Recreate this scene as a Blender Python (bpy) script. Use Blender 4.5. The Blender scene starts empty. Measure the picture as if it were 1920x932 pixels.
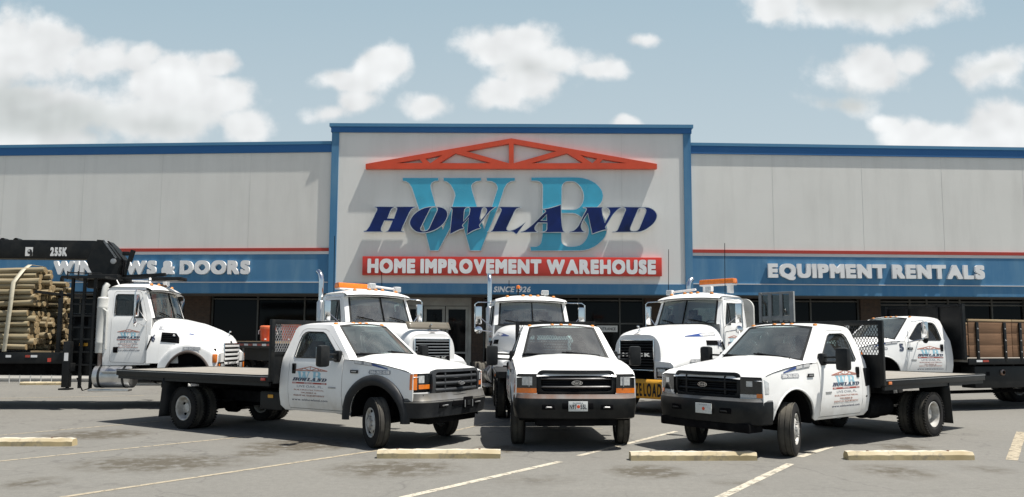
import bpy, bmesh, math, random
import numpy as np
from mathutils import Vector, Matrix
from mathutils.geometry import delaunay_2d_cdt
random.seed(7)
PI = math.pi
R = math.radians
C = bpy.context.scene.collection
SC = bpy.context.scene

# ------------------------------------------------------------------ camera
FPX = 1350.0; PITCH = R(5.0); ROLL = R(0.25); EYE = 1.72
PPX, PPY = 960.0, 641.0 - FPX*math.tan(PITCH)
cam = bpy.data.objects.new('camera', bpy.data.cameras.new('camera'))
C.objects.link(cam); SC.camera = cam
cam.data.sensor_width = 36.0; cam.data.lens = 36.0*FPX/1920.0
cam.data.shift_y = (PPY-466.0)/1920.0
cam.data.clip_start = 0.1; cam.data.clip_end = 3000
CAMR = Matrix.Rotation(PI/2+PITCH, 3, 'X') @ Matrix.Rotation(ROLL, 3, 'Z')
cam.location = (0, 0, EYE); cam.rotation_euler = CAMR.to_euler()

def ray(px, py):
    return CAMR @ Vector(((px-PPX)/FPX, -(py-PPY)/FPX, -1.0))
def at(px, py, Y):
    d = ray(px, py); return Vector((0, 0, EYE)) + d*(Y/d.y)
def ground(px, py, z=0.0):
    d = ray(px, py); return Vector((0, 0, EYE)) + d*((z-EYE)/d.z)

# ------------------------------------------------------------------ light
SUN = Vector((0.40, -0.105, 1.0)).normalized()
EL = math.asin(SUN.z); AZ = math.atan2(SUN.x, SUN.y)
sl = bpy.data.lights.new('sun', 'SUN'); sl.energy = 5.0; sl.angle = R(0.5); sl.color = (1.0, 0.96, 0.89)
so = bpy.data.objects.new('sun', sl); C.objects.link(so)
so.rotation_euler = (-SUN).to_track_quat('-Z', 'Y').to_euler()
SKY_STRENGTH = 0.065
SC.view_settings.view_transform = 'Standard'; SC.view_settings.look = 'None'
SC.view_settings.gamma = 1.0; SC.view_settings.use_curve_mapping = False
SC.view_settings.exposure = 0.50
try:
    SC.cycles.max_bounces = 8; SC.cycles.transparent_max_bounces = 12
    SC.cycles.use_denoising = True
    SC.cycles.sample_clamp_indirect = 6
except Exception: pass

world = bpy.data.worlds.new('World'); SC.world = world; world.use_nodes = True
wt = world.node_tree; WN = wt.nodes; WL = wt.links
WN.clear()
def wn(t, **k):
    n = WN.new(t)
    for a, b in k.items(): setattr(n, a, b)
    return n
def wm(op, a, b=None, c=None, clamp=False):
    n = wn('ShaderNodeMath', operation=op, use_clamp=clamp)
    for i, v in enumerate((a, b, c)):
        if v is None: continue
        if isinstance(v, (int, float)): n.inputs[i].default_value = v
        else: WL.new(v, n.inputs[i])
    return n.outputs[0]
sky = wn('ShaderNodeTexSky', sky_type='NISHITA', sun_disc=False, sun_elevation=EL, sun_rotation=AZ,
         altitude=0.0, air_density=1.0, dust_density=2.2, ozone_density=1.0)
geo = wn('ShaderNodeTexCoord')
sep = wn('ShaderNodeSeparateXYZ'); WL.new(geo.outputs['Generated'], sep.inputs[0])
vy = wm('MAXIMUM', sep.outputs[1], 0.08)
cu = wm('DIVIDE', sep.outputs[0], vy); cv = wm('DIVIDE', sep.outputs[2], vy)
comb = wn('ShaderNodeCombineXYZ'); WL.new(cu, comb.inputs[0]); WL.new(cv, comb.inputs[1])
# gently warped copy of the direction so cloud outlines billow
nz1 = wn('ShaderNodeTexNoise'); nz1.inputs['Scale'].default_value = 9.0; nz1.inputs['Detail'].default_value = 9.0; nz1.inputs['Roughness'].default_value = 0.56
WL.new(comb.outputs[0], nz1.inputs['Vector'])
nz2 = wn('ShaderNodeTexNoise'); nz2.inputs['Scale'].default_value = 3.2; nz2.inputs['Detail'].default_value = 5.0
WL.new(comb.outputs[0], nz2.inputs['Vector'])
nz3 = wn('ShaderNodeTexNoise'); nz3.inputs['Scale'].default_value = 5.0; nz3.inputs['Detail'].default_value = 4.0
cmb3 = wn('ShaderNodeCombineXYZ'); WL.new(cu, cmb3.inputs[0]); WL.new(cv, cmb3.inputs[1]); cmb3.inputs[2].default_value = 3.7
WL.new(cmb3.outputs[0], nz3.inputs['Vector'])
sepn = wn('ShaderNodeSeparateColor'); WL.new(nz3.outputs['Color'], sepn.inputs[0])
wu = wm('ADD', cu, wm('MULTIPLY', wm('SUBTRACT', sepn.outputs[0], 0.5), 0.08))
wv = wm('ADD', cv, wm('MULTIPLY', wm('SUBTRACT', sepn.outputs[1], 0.5), 0.06))
def blob_field(blobs):
    acc = None
    for (px, py, rx, ry, w) in blobs:
        d = ray(px, py); u0, v0 = d.x/d.y, d.z/d.y
        a, b = rx/FPX, ry/FPX
        du = wm('MULTIPLY', wm('SUBTRACT', wu, u0), 1/a); dv = wm('MULTIPLY', wm('SUBTRACT', wv, v0), 1/b)
        f = wm('MULTIPLY', wm('SUBTRACT', 1.0, wm('SQRT', wm('ADD', wm('MULTIPLY', du, du), wm('MULTIPLY', dv, dv)))), w)
        acc = f if acc is None else wm('SMOOTH_MAX', acc, f, 0.18)
    return acc
CLOUDS = [(60,110,150,85,1),(105,70,80,45,1),(190,110,90,60,1),(275,105,55,42,1),(320,160,100,65,1),(415,125,48,36,1),
          (400,190,100,52,1),(455,235,70,42,1),(110,205,240,95,1),(300,225,190,60,1),(30,260,260,60,1),
          (725,122,72,52,.95),(655,153,105,32,.9),(690,140,50,36,.85),(668,190,56,32,.85),(615,212,75,24,.7),(815,198,62,28,.8),
          (980,85,125,58,1),(1055,112,105,46,.95),(1120,128,75,26,.8),(1000,130,72,52,.9),(950,182,92,46,1),(1015,158,80,48,.95),
          (1165,230,34,20,1.1),(1620,8,230,62,1),(1465,15,58,40,1),(1635,125,130,58,1),(1725,110,56,46,1),(1590,190,80,30,.5),
          (1880,125,130,50,.85),(1757,258,112,60,1.2),(1897,250,110,75,1.2),(1670,228,44,22,.6),(1215,72,40,16,.5),(2080,180,160,80,1),(-160,120,170,90,1)]
fld = blob_field(CLOUDS)
n01 = wm('SUBTRACT', nz1.outputs['Fac'], 0.5)
dens = wm('ADD', fld, wm('ADD', wm('MULTIPLY', n01, 2.1), wm('MULTIPLY', wm('SUBTRACT', nz2.outputs['Fac'], 0.5), 0.45)))
# other clouds all around the rest of the sky, away from the front
gen = wn('ShaderNodeTexNoise'); gen.inputs['Scale'].default_value = 2.6; gen.inputs['Detail'].default_value = 7.0
WL.new(geo.outputs['Generated'], gen.inputs['Vector'])
back = wm('MULTIPLY', wm('SUBTRACT', gen.outputs['Fac'], 0.66), 3.0)
front = wm('GREATER_THAN', sep.outputs[1], 0.55)
dsel = wm('ADD', wm('MULTIPLY', dens, front), wm('MULTIPLY', back, wm('SUBTRACT', 1.0, front)))
mr = wn('ShaderNodeMapRange', interpolation_type='SMOOTHSTEP'); WL.new(dsel, mr.inputs[0])
mr.inputs[1].default_value = 0.0; mr.inputs[2].default_value = 0.50
GREYS = [(90,225,230,62,1),(30,190,120,60,.8),(1640,-10,190,62,1.1),(1580,185,90,40,.8),(1010,130,60,25,.35),(300,240,150,40,.5),(1880,130,60,20,.4)]
gf = blob_field(GREYS)
gr = wn('ShaderNodeMapRange', interpolation_type='SMOOTHSTEP'); WL.new(wm('ADD', gf, wm('MULTIPLY', n01, 0.5)), gr.inputs[0])
gr.inputs[1].default_value = -0.15; gr.inputs[2].default_value = 0.75
cc = wn('ShaderNodeMix', data_type='RGBA'); WL.new(gr.outputs[0], cc.inputs[0])
CLOUD_GAIN = 11.6
cc.inputs[6].default_value = (0.80*CLOUD_GAIN, 0.815*CLOUD_GAIN, 0.82*CLOUD_GAIN, 1)
cc.inputs[7].default_value = (0.57*CLOUD_GAIN, 0.60*CLOUD_GAIN, 0.595*CLOUD_GAIN, 1)
wisp = wn('ShaderNodeMix', data_type='RGBA', blend_type='MULTIPLY'); wisp.inputs[0].default_value = 1.0
vv = wn('ShaderNodeMapRange'); WL.new(nz1.outputs['Fac'], vv.inputs[0]); vv.inputs[1].default_value = .3; vv.inputs[2].default_value = .7; vv.inputs[3].default_value = .95; vv.inputs[4].default_value = 1.05
nzb = wn('ShaderNodeTexNoise'); nzb.inputs['Scale'].default_value = 7.0; nzb.inputs['Detail'].default_value = 3.0; nzb.inputs['Roughness'].default_value = 0.60
offs = wn('ShaderNodeVectorMath', operation='ADD'); offs.inputs[1].default_value = (.010, .018, 0); WL.new(comb.outputs[0], offs.inputs[0]); WL.new(offs.outputs[0], nzb.inputs['Vector'])
nza = wn('ShaderNodeTexNoise'); nza.inputs['Scale'].default_value = 7.0; nza.inputs['Detail'].default_value = 3.0; nza.inputs['Roughness'].default_value = 0.60; WL.new(comb.outputs[0], nza.inputs['Vector'])
emb = wm('ADD', 1.0, wm('MULTIPLY', wm('SUBTRACT', nza.outputs['Fac'], nzb.outputs['Fac']), 0.8))
WL.new(cc.outputs[2], wisp.inputs[6]); WL.new(wm('MULTIPLY', vv.outputs[0], emb), wisp.inputs[7])
# thin veil of moisture over the blue, thickest low over the store
vf = wn('ShaderNodeMapRange', interpolation_type='SMOOTHSTEP'); WL.new(sep.outputs[1], vf.inputs[0]); vf.inputs[1].default_value = .15; vf.inputs[2].default_value = .75; vf.inputs[3].default_value = 0.0; vf.inputs[4].default_value = .86
veil = wn('ShaderNodeMix', data_type='RGBA'); hf = wn('ShaderNodeMapRange', interpolation_type='SMOOTHSTEP'); WL.new(sep.outputs[2], hf.inputs[0]); hf.inputs[1].default_value = .05; hf.inputs[2].default_value = .60; hf.inputs[3].default_value = .95; hf.inputs[4].default_value = 0.0
WL.new(wm('MAXIMUM', vf.outputs[0], hf.outputs[0]), veil.inputs[0])
WL.new(sky.outputs[0], veil.inputs[6]); vg = wn('ShaderNodeMapRange'); WL.new(cv, vg.inputs[0]); vg.inputs[1].default_value = .22; vg.inputs[2].default_value = .50
vc = wn('ShaderNodeMix', data_type='RGBA'); WL.new(vg.outputs[0], vc.inputs[0]); vc.inputs[6].default_value = (6.5, 7.55, 8.0, 1); vc.inputs[7].default_value = (4.75, 6.3, 7.2, 1); WL.new(vc.outputs[2], veil.inputs[7])
mixc = wn('ShaderNodeMix', data_type='RGBA'); WL.new(wm('MULTIPLY', mr.outputs[0], 0.97), mixc.inputs[0])
WL.new(veil.outputs[2], mixc.inputs[6]); WL.new(wisp.outputs[2], mixc.inputs[7])
bg = wn('ShaderNodeBackground'); bg.inputs[1].default_value = SKY_STRENGTH
WL.new(mixc.outputs[2], bg.inputs[0])
wo = wn('ShaderNodeOutputWorld'); WL.new(bg.outputs[0], wo.inputs[0])
try: world.cycles.sampling_method = 'MANUAL'; world.cycles.sample_map_resolution = 512
except Exception: pass

# ------------------------------------------------------------------ materials
class NT:
    def __init__(s, name):
        s.m = bpy.data.materials.new(name); s.m.use_nodes = True; s.t = s.m.node_tree; s.n = s.t.nodes; s.l = s.t.links
        s.b = s.n['Principled BSDF']; s.out = s.n['Material Output']
        s.tc = s.n.new('ShaderNodeTexCoord')
    def new(s, t, **k):
        n = s.n.new(t)
        for a, b in k.items(): setattr(n, a, b)
        return n
    def set(s, sock, v):
        if isinstance(v, (int, float, tuple)): sock.default_value = v
        else: s.l.new(v, sock)
    def math(s, op, a, b=None, c=None, clamp=False):
        n = s.new('ShaderNodeMath', operation=op, use_clamp=clamp)
        for i, v in enumerate((a, b, c)):
            if v is not None: s.set(n.inputs[i], v)
        return n.outputs[0]
    def noise(s, scale, detail=5, rough=.55, vec=None, stretch=None):
        n = s.new('ShaderNodeTexNoise'); n.inputs['Scale'].default_value = scale; n.inputs['Detail'].default_value = detail; n.inputs['Roughness'].default_value = rough
        v = vec or s.tc.outputs['Object']
        if stretch:
            mp = s.new('ShaderNodeMapping'); mp.inputs['Scale'].default_value = stretch; s.l.new(v, mp.inputs[0]); v = mp.outputs[0]
        s.l.new(v, n.inputs['Vector']); return n.outputs['Fac']
    def rng(s, v, a, b, c=0., d=1., smooth=False):
        n = s.new('ShaderNodeMapRange')
        if smooth: n.interpolation_type = 'SMOOTHSTEP'
        s.l.new(v, n.inputs[0])
        for i, q in enumerate((a, b, c, d)): n.inputs[i+1].default_value = q
        return n.outputs[0]
    def mix(s, f, a, b, blend='MIX'):
        n = s.new('ShaderNodeMix', data_type='RGBA', blend_type=blend)
        s.set(n.inputs[0], f)
        for i, v in ((6, a), (7, b)):
            if isinstance(v, tuple): n.inputs[i].default_value = (*v[:3], 1)
            else: s.l.new(v, n.inputs[i])
        return n.outputs[2]
    def bump(s, h, strength=.3, dist=.01):
        n = s.new('ShaderNodeBump'); n.inputs['Strength'].default_value = strength; n.inputs['Distance'].default_value = dist
        s.l.new(h, n.inputs['Height']); s.l.new(n.outputs[0], s.b.inputs['Normal'])
    def sep(s, v=None):
        n = s.new('ShaderNodeSeparateXYZ'); s.l.new(v or s.tc.outputs['Object'], n.inputs[0]); return n.outputs
    def col(s, c): s.set(s.b.inputs['Base Color'], (*c, 1) if isinstance(c, tuple) else c)
    def p(s, rough=None, metal=None, coat=None, spec=None):
        if rough is not None: s.set(s.b.inputs['Roughness'], rough)
        if metal is not None: s.set(s.b.inputs['Metallic'], metal)
        if coat is not None: s.b.inputs['Coat Weight'].default_value = coat; s.b.inputs['Coat Roughness'].default_value = .08
        if spec is not None: s.b.inputs['Specular IOR Level'].default_value = spec

def simple(name, c, rough=.5, metal=0., var=.12, scale=6., coat=0., bump=0., c2=None, spec=None):
    t = NT(name); f = t.noise(scale, 6)
    c2 = c2 or tuple(max(0, x*(1-var*2)) for x in c)
    t.col(t.mix(t.rng(f, .3, .72), c, c2))
    t.p(metal=metal, coat=coat, spec=spec); t.set(t.b.inputs['Roughness'], t.rng(f, .3, .7, max(.02, rough*.82), min(1, rough*1.2)))
    if bump: t.bump(t.noise(scale*6, 4), bump, .01)
    return t.m

def paint_white(name, base=(.80, .80, .785)):
    t = NT(name); z = t.sep()[2]
    n1 = t.noise(2.2, 7, .6); n2 = t.noise(9, 5)
    low = t.rng(z, 1.0, .45, 0, 1, True)
    dirt = t.math('MULTIPLY', t.math('ADD', t.math('MULTIPLY', low, .75), .10), t.rng(n1, .35, .75), clamp=True)
    streak = t.rng(t.noise(5, 4, .6, stretch=(3, 3, .35)), .58, .8)
    c = t.mix(dirt, base, (.40, .36, .29)); c = t.mix(t.math('MULTIPLY', streak, .18), c, (.48, .45, .40))
    t.col(c); t.p(coat=.35, spec=.5); t.set(t.b.inputs['Roughness'], t.rng(n2, .3, .7, .28, .42))
    return t.m

def dusty_black(name, c=(.012, .013, .015), dust=(.11, .105, .09), amt=.35, rough=.42, metal=0.):
    t = NT(name); n = t.noise(3.5, 8, .65)
    nrm = t.new('ShaderNodeNewGeometry'); up = t.sep(nrm.outputs['Normal'])[2]
    f = t.math('MULTIPLY', t.rng(n, .42, .75), amt)
    f = t.math('ADD', f, t.math('MULTIPLY', t.rng(up, .5, 1.0), amt*.5), clamp=True)
    t.col(t.mix(f, c, dust)); t.p(metal=metal, spec=.22); t.set(t.b.inputs['Roughness'], t.math('ADD', t.math('MULTIPLY', f, .5), rough, clamp=True))
    return t.m

def glass(name, tint=(.50, .60, .59), refl=.10, rough=.0, ior=1.75, dust_sheen=(.015, .06)):
    t = NT(name); t.n.remove(t.b)
    tr = t.new('ShaderNodeBsdfTransparent'); tr.inputs[0].default_value = (*tint, 1)
    gl = t.new('ShaderNodeBsdfGlossy'); gl.inputs['Roughness'].default_value = .02 + rough; gl.inputs[0].default_value = (.95, 1, 1, 1)
    df = t.new('ShaderNodeBsdfDiffuse'); df.inputs[0].default_value = (.45, .45, .42, 1)
    fr = t.new('ShaderNodeFresnel'); fr.inputs[0].default_value = ior
    dust = t.rng(t.noise(3, 6, .6), .35, .75, *dust_sheen)  # thin dust film; on the windshield it also paints a pale sheen
    m1 = t.new('ShaderNodeMixShader'); t.l.new(t.math('ADD', fr.outputs[0], refl*.4, clamp=True), m1.inputs[0]); t.l.new(tr.outputs[0], m1.inputs[1]); t.l.new(gl.outputs[0], m1.inputs[2])
    m2 = t.new('ShaderNodeMixShader'); t.l.new(dust, m2.inputs[0]); t.l.new(m1.outputs[0], m2.inputs[1]); t.l.new(df.outputs[0], m2.inputs[2])
    t.l.new(m2.outputs[0], t.out.inputs[0]); return t.m

M = {}
M['white'] = paint_white('white_truck_paint')
M['white_old'] = paint_white('old_white_truck_paint', (.76, .765, .75))
M['black'] = dusty_black('black_steel', (.007, .008, .009), (.07, .066, .056), .22, .4)
M['black_plastic'] = dusty_black('black_plastic', (.010, .011, .012), (.06, .06, .056), .3, .45)
M['flare'] = dusty_black('grey_black_flare_plastic', (.016, .018, .021), (.06, .06, .06), .4, .45)
M['under'] = simple('grimy_chassis', (.007, .007, .008), .8, var=.3, spec=.1)
M['rubber'] = dusty_black('tyre_rubber', (.009, .009, .010), (.06, .055, .045), .45, .8)
M['rubber_worn'] = dusty_black('worn_tyre_tread', (.05, .047, .042), (.17, .155, .125), .6, .85)
M['rim'] = simple('white_wheel_steel', (.56, .56, .54), .5, var=.3, scale=9, c2=(.28, .25, .21))
M['hole'] = simple('dark_opening', (.004, .004, .005), .8, spec=.08)
M['grille_grey'] = simple('dark_grey_grille', (.05, .053, .057), .45, .2, var=.2)
M['bar_silver'] = simple('tarnished_grille_bar', (.075, .075, .075), .45, .3, var=.15)
M['chrome'] = simple('chrome', (.82, .82, .82), .12, 1., var=.08, scale=4)
M['alu'] = simple('brushed_aluminium', (.62, .62, .61), .38, .9, var=.12, scale=5)
M['silver'] = simple('dull_silver_trim', (.42, .42, .42), .4, .6, var=.15)
M['greytrim'] = simple('grey_bumper_paint', (.20, .20, .20), .45, .3, var=.3, scale=3, c2=(.10, .09, .07))
M['rusty'] = simple('rusty_silver_bumper', (.30, .29, .275), .42, .3, var=.3, scale=3, c2=(.20, .085, .04))
M['amber'] = simple('amber_lens', (.80, .20, .015), .18, coat=.6, var=.15, scale=20)
M['amber_dome'] = simple('amber_marker_lens', (.80, .30, .06), .25, coat=.4, var=.15, scale=20)
M['redlens'] = simple('red_lens', (.55, .04, .02), .2, coat=.5, var=.15)
M['lens'] = simple('clear_lamp_lens', (.62, .64, .64), .1, .15, var=.2, scale=25, coat=.8)
M['lens_dark'] = simple('smoked_lamp_housing', (.025, .028, .03), .15, .1, var=.3, scale=18, coat=.4)
M['glass'] = glass('windshield_glass', (.74, .90, .90), .14, dust_sheen=(.06, .17))  # film thickened beyond dust, its pale colour standing in for bright reflections
M['glass_side'] = glass('side_window_glass', (.34, .41, .41), .0, ior=1.5)
M['interior'] = simple('grey_cab_interior', (.26, .26, .25), .7, var=.15)
M['seat'] = simple('grey_seat_cloth', (.10, .105, .11), .85, var=.2, scale=14)
M['dash'] = simple('grey_dashboard', (.24, .24, .23), .6)
M['wood_deck'] = None
M['blue_dec'] = simple('blue_vinyl', (.03, .07, .25), .4, var=.05)
M['lightblue_dec'] = simple('light_blue_vinyl', (.30, .55, .66), .4, var=.05)
M['navy_dec'] = simple('dark_navy_vinyl', (.05, .06, .10), .4, var=.05)
M['red_dec'] = simple('red_vinyl', (.38, .05, .03), .4, var=.1)
M['rust_dec'] = simple('faded_red_vinyl', (.42, .18, .13), .5, var=.1)
M['grey_dec'] = simple('grey_vinyl', (.33, .34, .36), .5, var=.1)
M['white_dec'] = simple('white_vinyl', (.75, .75, .74), .5, var=.04)
M['yellow_ban'] = simple('yellow_vinyl_banner', (.72, .36, .03), .55, var=.12, scale=5, bump=.1)
M['black_ink'] = simple('black_lettering', (.015, .015, .015), .6)
M['orange_pl'] = simple('orange_plastic', (.72, .085, .02), .4, var=.15)
M['plate'] = simple('licence_plate_white', (.66, .68, .66), .4, var=.1, scale=30)
M['strap'] = simple('pale_webbing_strap', (.55, .50, .38), .75, var=.15, scale=9)
def deck_mat():
    t = NT('worn_deck_planks'); x, y, z = t.sep()
    w = t.new('ShaderNodeTexWave', wave_type='BANDS', bands_direction='Y'); w.inputs['Scale'].default_value = 2.2; w.inputs['Distortion'].default_value = .3
    t.l.new(t.tc.outputs['Object'], w.inputs['Vector'])
    n = t.noise(2.5, 8, .65); n2 = t.noise(4, 6, .6, stretch=(.6, 9, 1))
    c = t.mix(t.rng(n2, .3, .7), (.30, .27, .225), (.20, .185, .16)); c = t.mix(t.rng(n, .5, .8), c, (.33, .32, .30))
    t.col(c); t.p(rough=.75); t.bump(n2, .3, .01); return t.m
M['wood_deck'] = deck_mat()
def board_mat(name, a, b):
    t = NT(name); n2 = t.noise(3, 7, .6, stretch=(.5, 6, 9)); n = t.noise(1.3, 5)
    c = t.mix(t.rng(n2, .3, .7), a, b); c = t.mix(t.rng(n, .45, .75, 0, .5), c, tuple(x*.55 for x in a))
    t.col(c); t.p(rough=.75); t.bump(n2, .25, .006); return t.m
M['board'] = board_mat('stained_pine_board', (.22, .12, .06), (.13, .065, .03))
M['pale_board'] = board_mat('pale_pine_board', (.46, .34, .20), (.33, .23, .12))
def pole_mat():
    t = NT('treated_pole_wood'); n2 = t.noise(3, 7, .65, stretch=(.35, 5, 5)); n = t.noise(2, 5)
    rnd = t.new('ShaderNodeObjectInfo').outputs['Random']
    c = t.mix(t.rng(n2, .3, .7), (.34, .28, .175), (.145, .115, .065)); c = t.mix(t.math('MULTIPLY', rnd, .45), c, (.30, .24, .15))
    c = t.mix(t.rng(n, .5, .75, 0, .55), c, (.24, .22, .125)); t.col(c); t.p(rough=.85); t.bump(n2, .4, .006); return t.m
M['pole'] = pole_mat()
M['pole_end'] = simple('sawn_pole_end', (.40, .29, .15), .85, var=.28, scale=12)
M['cream'] = simple('yellowed_concrete', (.56, .46, .27), .8, var=.12, scale=4)
def stop_mat():
    t = NT('painted_concrete_stop'); n = t.noise(7, 8, .65); n2 = t.noise(2.2, 6)
    nrm = t.new('ShaderNodeNewGeometry'); up = t.sep(nrm.outputs['Normal'])[2]
    paint = t.mix(t.rng(n2, .3, .7), (.52, .43, .25), (.42, .33, .18)); top = t.mix(t.rng(n2, .35, .7), (.60, .55, .45), (.50, .44, .33))
    c = t.mix(t.rng(up, .45, .8), paint, top); c = t.mix(t.rng(n, .53, .70), c, (.26, .225, .17)); t.col(c); t.p(rough=.85); t.bump(n, .35, .01); return t.m
M['stop'] = stop_mat()
def wall_paint(name, c, dirt, streak=.55, sc=1.0, bump=.12):
    t = NT(name); n = t.noise(.35*sc, 7, .6); st = t.noise(1.6*sc, 6, .62, stretch=(1, 1, .13)); fine = t.noise(34, 3)
    f = t.math('ADD', t.math('MULTIPLY', t.rng(n, .35, .75), .45), t.math('MULTIPLY', t.rng(st, .46, .72), streak), clamp=True)
    t.col(t.mix(f, c, dirt)); t.p(rough=.7, spec=.3); t.bump(fine, bump, .01); return t.m
M['stucco'] = wall_paint('grey_stucco', (.765, .75, .70), (.65, .635, .59))
M['stucco_tower'] = wall_paint('grey_tower_stucco', (.77, .76, .72), (.67, .66, .62))
M['blue_wall'] = wall_paint('chalky_blue_band', (.05, .175, .33), (.14, .28, .40), .6)
M['blue_trim'] = wall_paint('blue_metal_trim', (.028, .125, .31), (.045, .15, .33), .2, bump=.02)
M['blue_lip'] = wall_paint('faded_blue_flashing', (.07, .21, .36), (.10, .25, .38), .2, bump=.02)
M['red_stripe'] = wall_paint('red_stripe_paint', (.42, .05, .035), (.36, .06, .05), .3)
M['white_stripe'] = wall_paint('white_stripe_paint', (.68, .67, .66), (.52, .5, .48), .3)
M['red_sign'] = simple('red_sign_face', (.62, .035, .018), .35, var=.08, scale=1.2, coat=.3)
M['truss_red'] = simple('orange_red_metal', (.70, .075, .022), .4, var=.1, scale=1.5)
M['sign_white'] = simple('white_sign_letter', (.86, .855, .84), .5, var=.06, scale=2)
M['sign_lblue'] = simple('sky_blue_sign_face', (.045, .40, .58), .25, var=.12, scale=1.0, coat=.5)
M['sign_navy'] = simple('navy_sign_face', (.004, .018, .15), .2, var=.35, scale=1.1, spec=.35)
M['sign_rim'] = simple('silver_letter_rim', (.66, .68, .68), .35, .5, var=.1)
M['sign_side_dark'] = simple('dark_letter_return', (.05, .055, .06), .5)
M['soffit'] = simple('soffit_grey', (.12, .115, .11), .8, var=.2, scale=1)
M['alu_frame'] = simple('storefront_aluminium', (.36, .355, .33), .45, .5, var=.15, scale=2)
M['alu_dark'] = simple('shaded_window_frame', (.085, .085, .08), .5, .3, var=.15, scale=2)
M['store_glass'] = simple('dark_store_glass', (.003, .0035, .004), .06, 0., var=.2, scale=.6, spec=.12)
M['store_dark'] = simple('dark_store_interior', (.02, .02, .02), .9)
M['sidewalk'] = simple('concrete_walk', (.36, .35, .32), .85, var=.2, scale=1.5, bump=.2)
def brick_mat():
    t = NT('brown_brick'); b = t.new('ShaderNodeTexBrick'); mp = t.new('ShaderNodeMapping'); mp.inputs['Rotation'].default_value = (R(90), 0, 0)
    t.l.new(t.tc.outputs['Object'], mp.inputs[0]); t.l.new(mp.outputs[0], b.inputs['Vector'])
    b.inputs['Color1'].default_value = (.05, .031, .022, 1); b.inputs['Color2'].default_value = (.032, .021, .016, 1); b.inputs['Mortar'].default_value = (.05, .045, .04, 1)
    b.inputs['Scale'].default_value = 1.0; b.inputs['Brick Width'].default_value = .22; b.inputs['Row Height'].default_value = .075; b.inputs['Mortar Size'].default_value = .008
    t.col(t.mix(t.rng(t.noise(6, 5), .3, .7, 0, .5), b.outputs['Color'], (.10, .06, .04))); t.p(rough=.85); t.bump(b.outputs['Fac'], -.3, .01); return t.m
M['brick'] = brick_mat()
def sleek_line(name, c):
    t = NT(name); n = t.noise(9, 9, .7); n2 = t.noise(1.1, 4)
    al = t.math('MULTIPLY', t.rng(n, .34, .50), t.rng(n2, .25, .5, .75, 1.0))
    t.col(t.mix(t.rng(n2, .3, .7), c, tuple(x*.8 for x in c))); t.p(rough=.8); t.set(t.b.inputs['Alpha'], al); return t.m
M['line'] = sleek_line('worn_white_line_paint', (.55, .50, .40))
M['line_faint'] = sleek_line('faded_tan_line_paint', (.42, .36, .26))
M['line_cyan'] = M['line']
# ------------------------------------------------------------------ mesh tools
def interp(x, xs, ys):
    return float(np.interp(x, xs, ys))
def inside(pt, loops):
    x, y = pt; c = False
    for lp in loops:
        j = len(lp)-1
        for i in range(len(lp)):
            xi, yi = lp[i]; xj, yj = lp[j]
            if (yi > y) != (yj > y) and x < (xj-xi)*(y-yi)/(yj-yi)+xi: c = not c
            j = i
    return c
def refine(lp, res):
    out = []
    for i in range(len(lp)):
        a = Vector(lp[i]); b = Vector(lp[(i+1) % len(lp)])
        n = max(1, int(math.ceil((b-a).length/res)))
        for k in range(n): out.append(tuple(a.lerp(b, k/n)))
    return out
def triangulate(loops, res=None):
    if res: loops = [refine(l, res) for l in loops]
    vs, es = [], []
    for l in loops:
        b = len(vs); vs += [Vector(p) for p in l]; es += [(b+i, b+(i+1) % len(l)) for i in range(len(l))]
    if res:
        xs = [p.x for p in vs]; ys = [p.y for p in vs]; pts = np.array([(p.x, p.y) for p in vs])
        nx = int((max(xs)-min(xs))/res); ny = int((max(ys)-min(ys))/res)
        for i in range(1, nx+1):
            for j in range(1, ny+1):
                q = (min(xs)+i*res-.3*res*(j % 2), min(ys)+j*res)
                if inside(q, loops) and np.min((pts[:, 0]-q[0])**2+(pts[:, 1]-q[1])**2) > (.45*res)**2: vs.append(Vector(q))
    ov, oe, of, *_ = delaunay_2d_cdt(vs, es, [], 0, 1e-6)
    tris = []
    for f in of:
        c = (sum(ov[i].x for i in f)/3, sum(ov[i].y for i in f)/3)
        if inside(c, loops): tris.append(tuple(f))
    return [(v.x, v.y) for v in ov], tris

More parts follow.
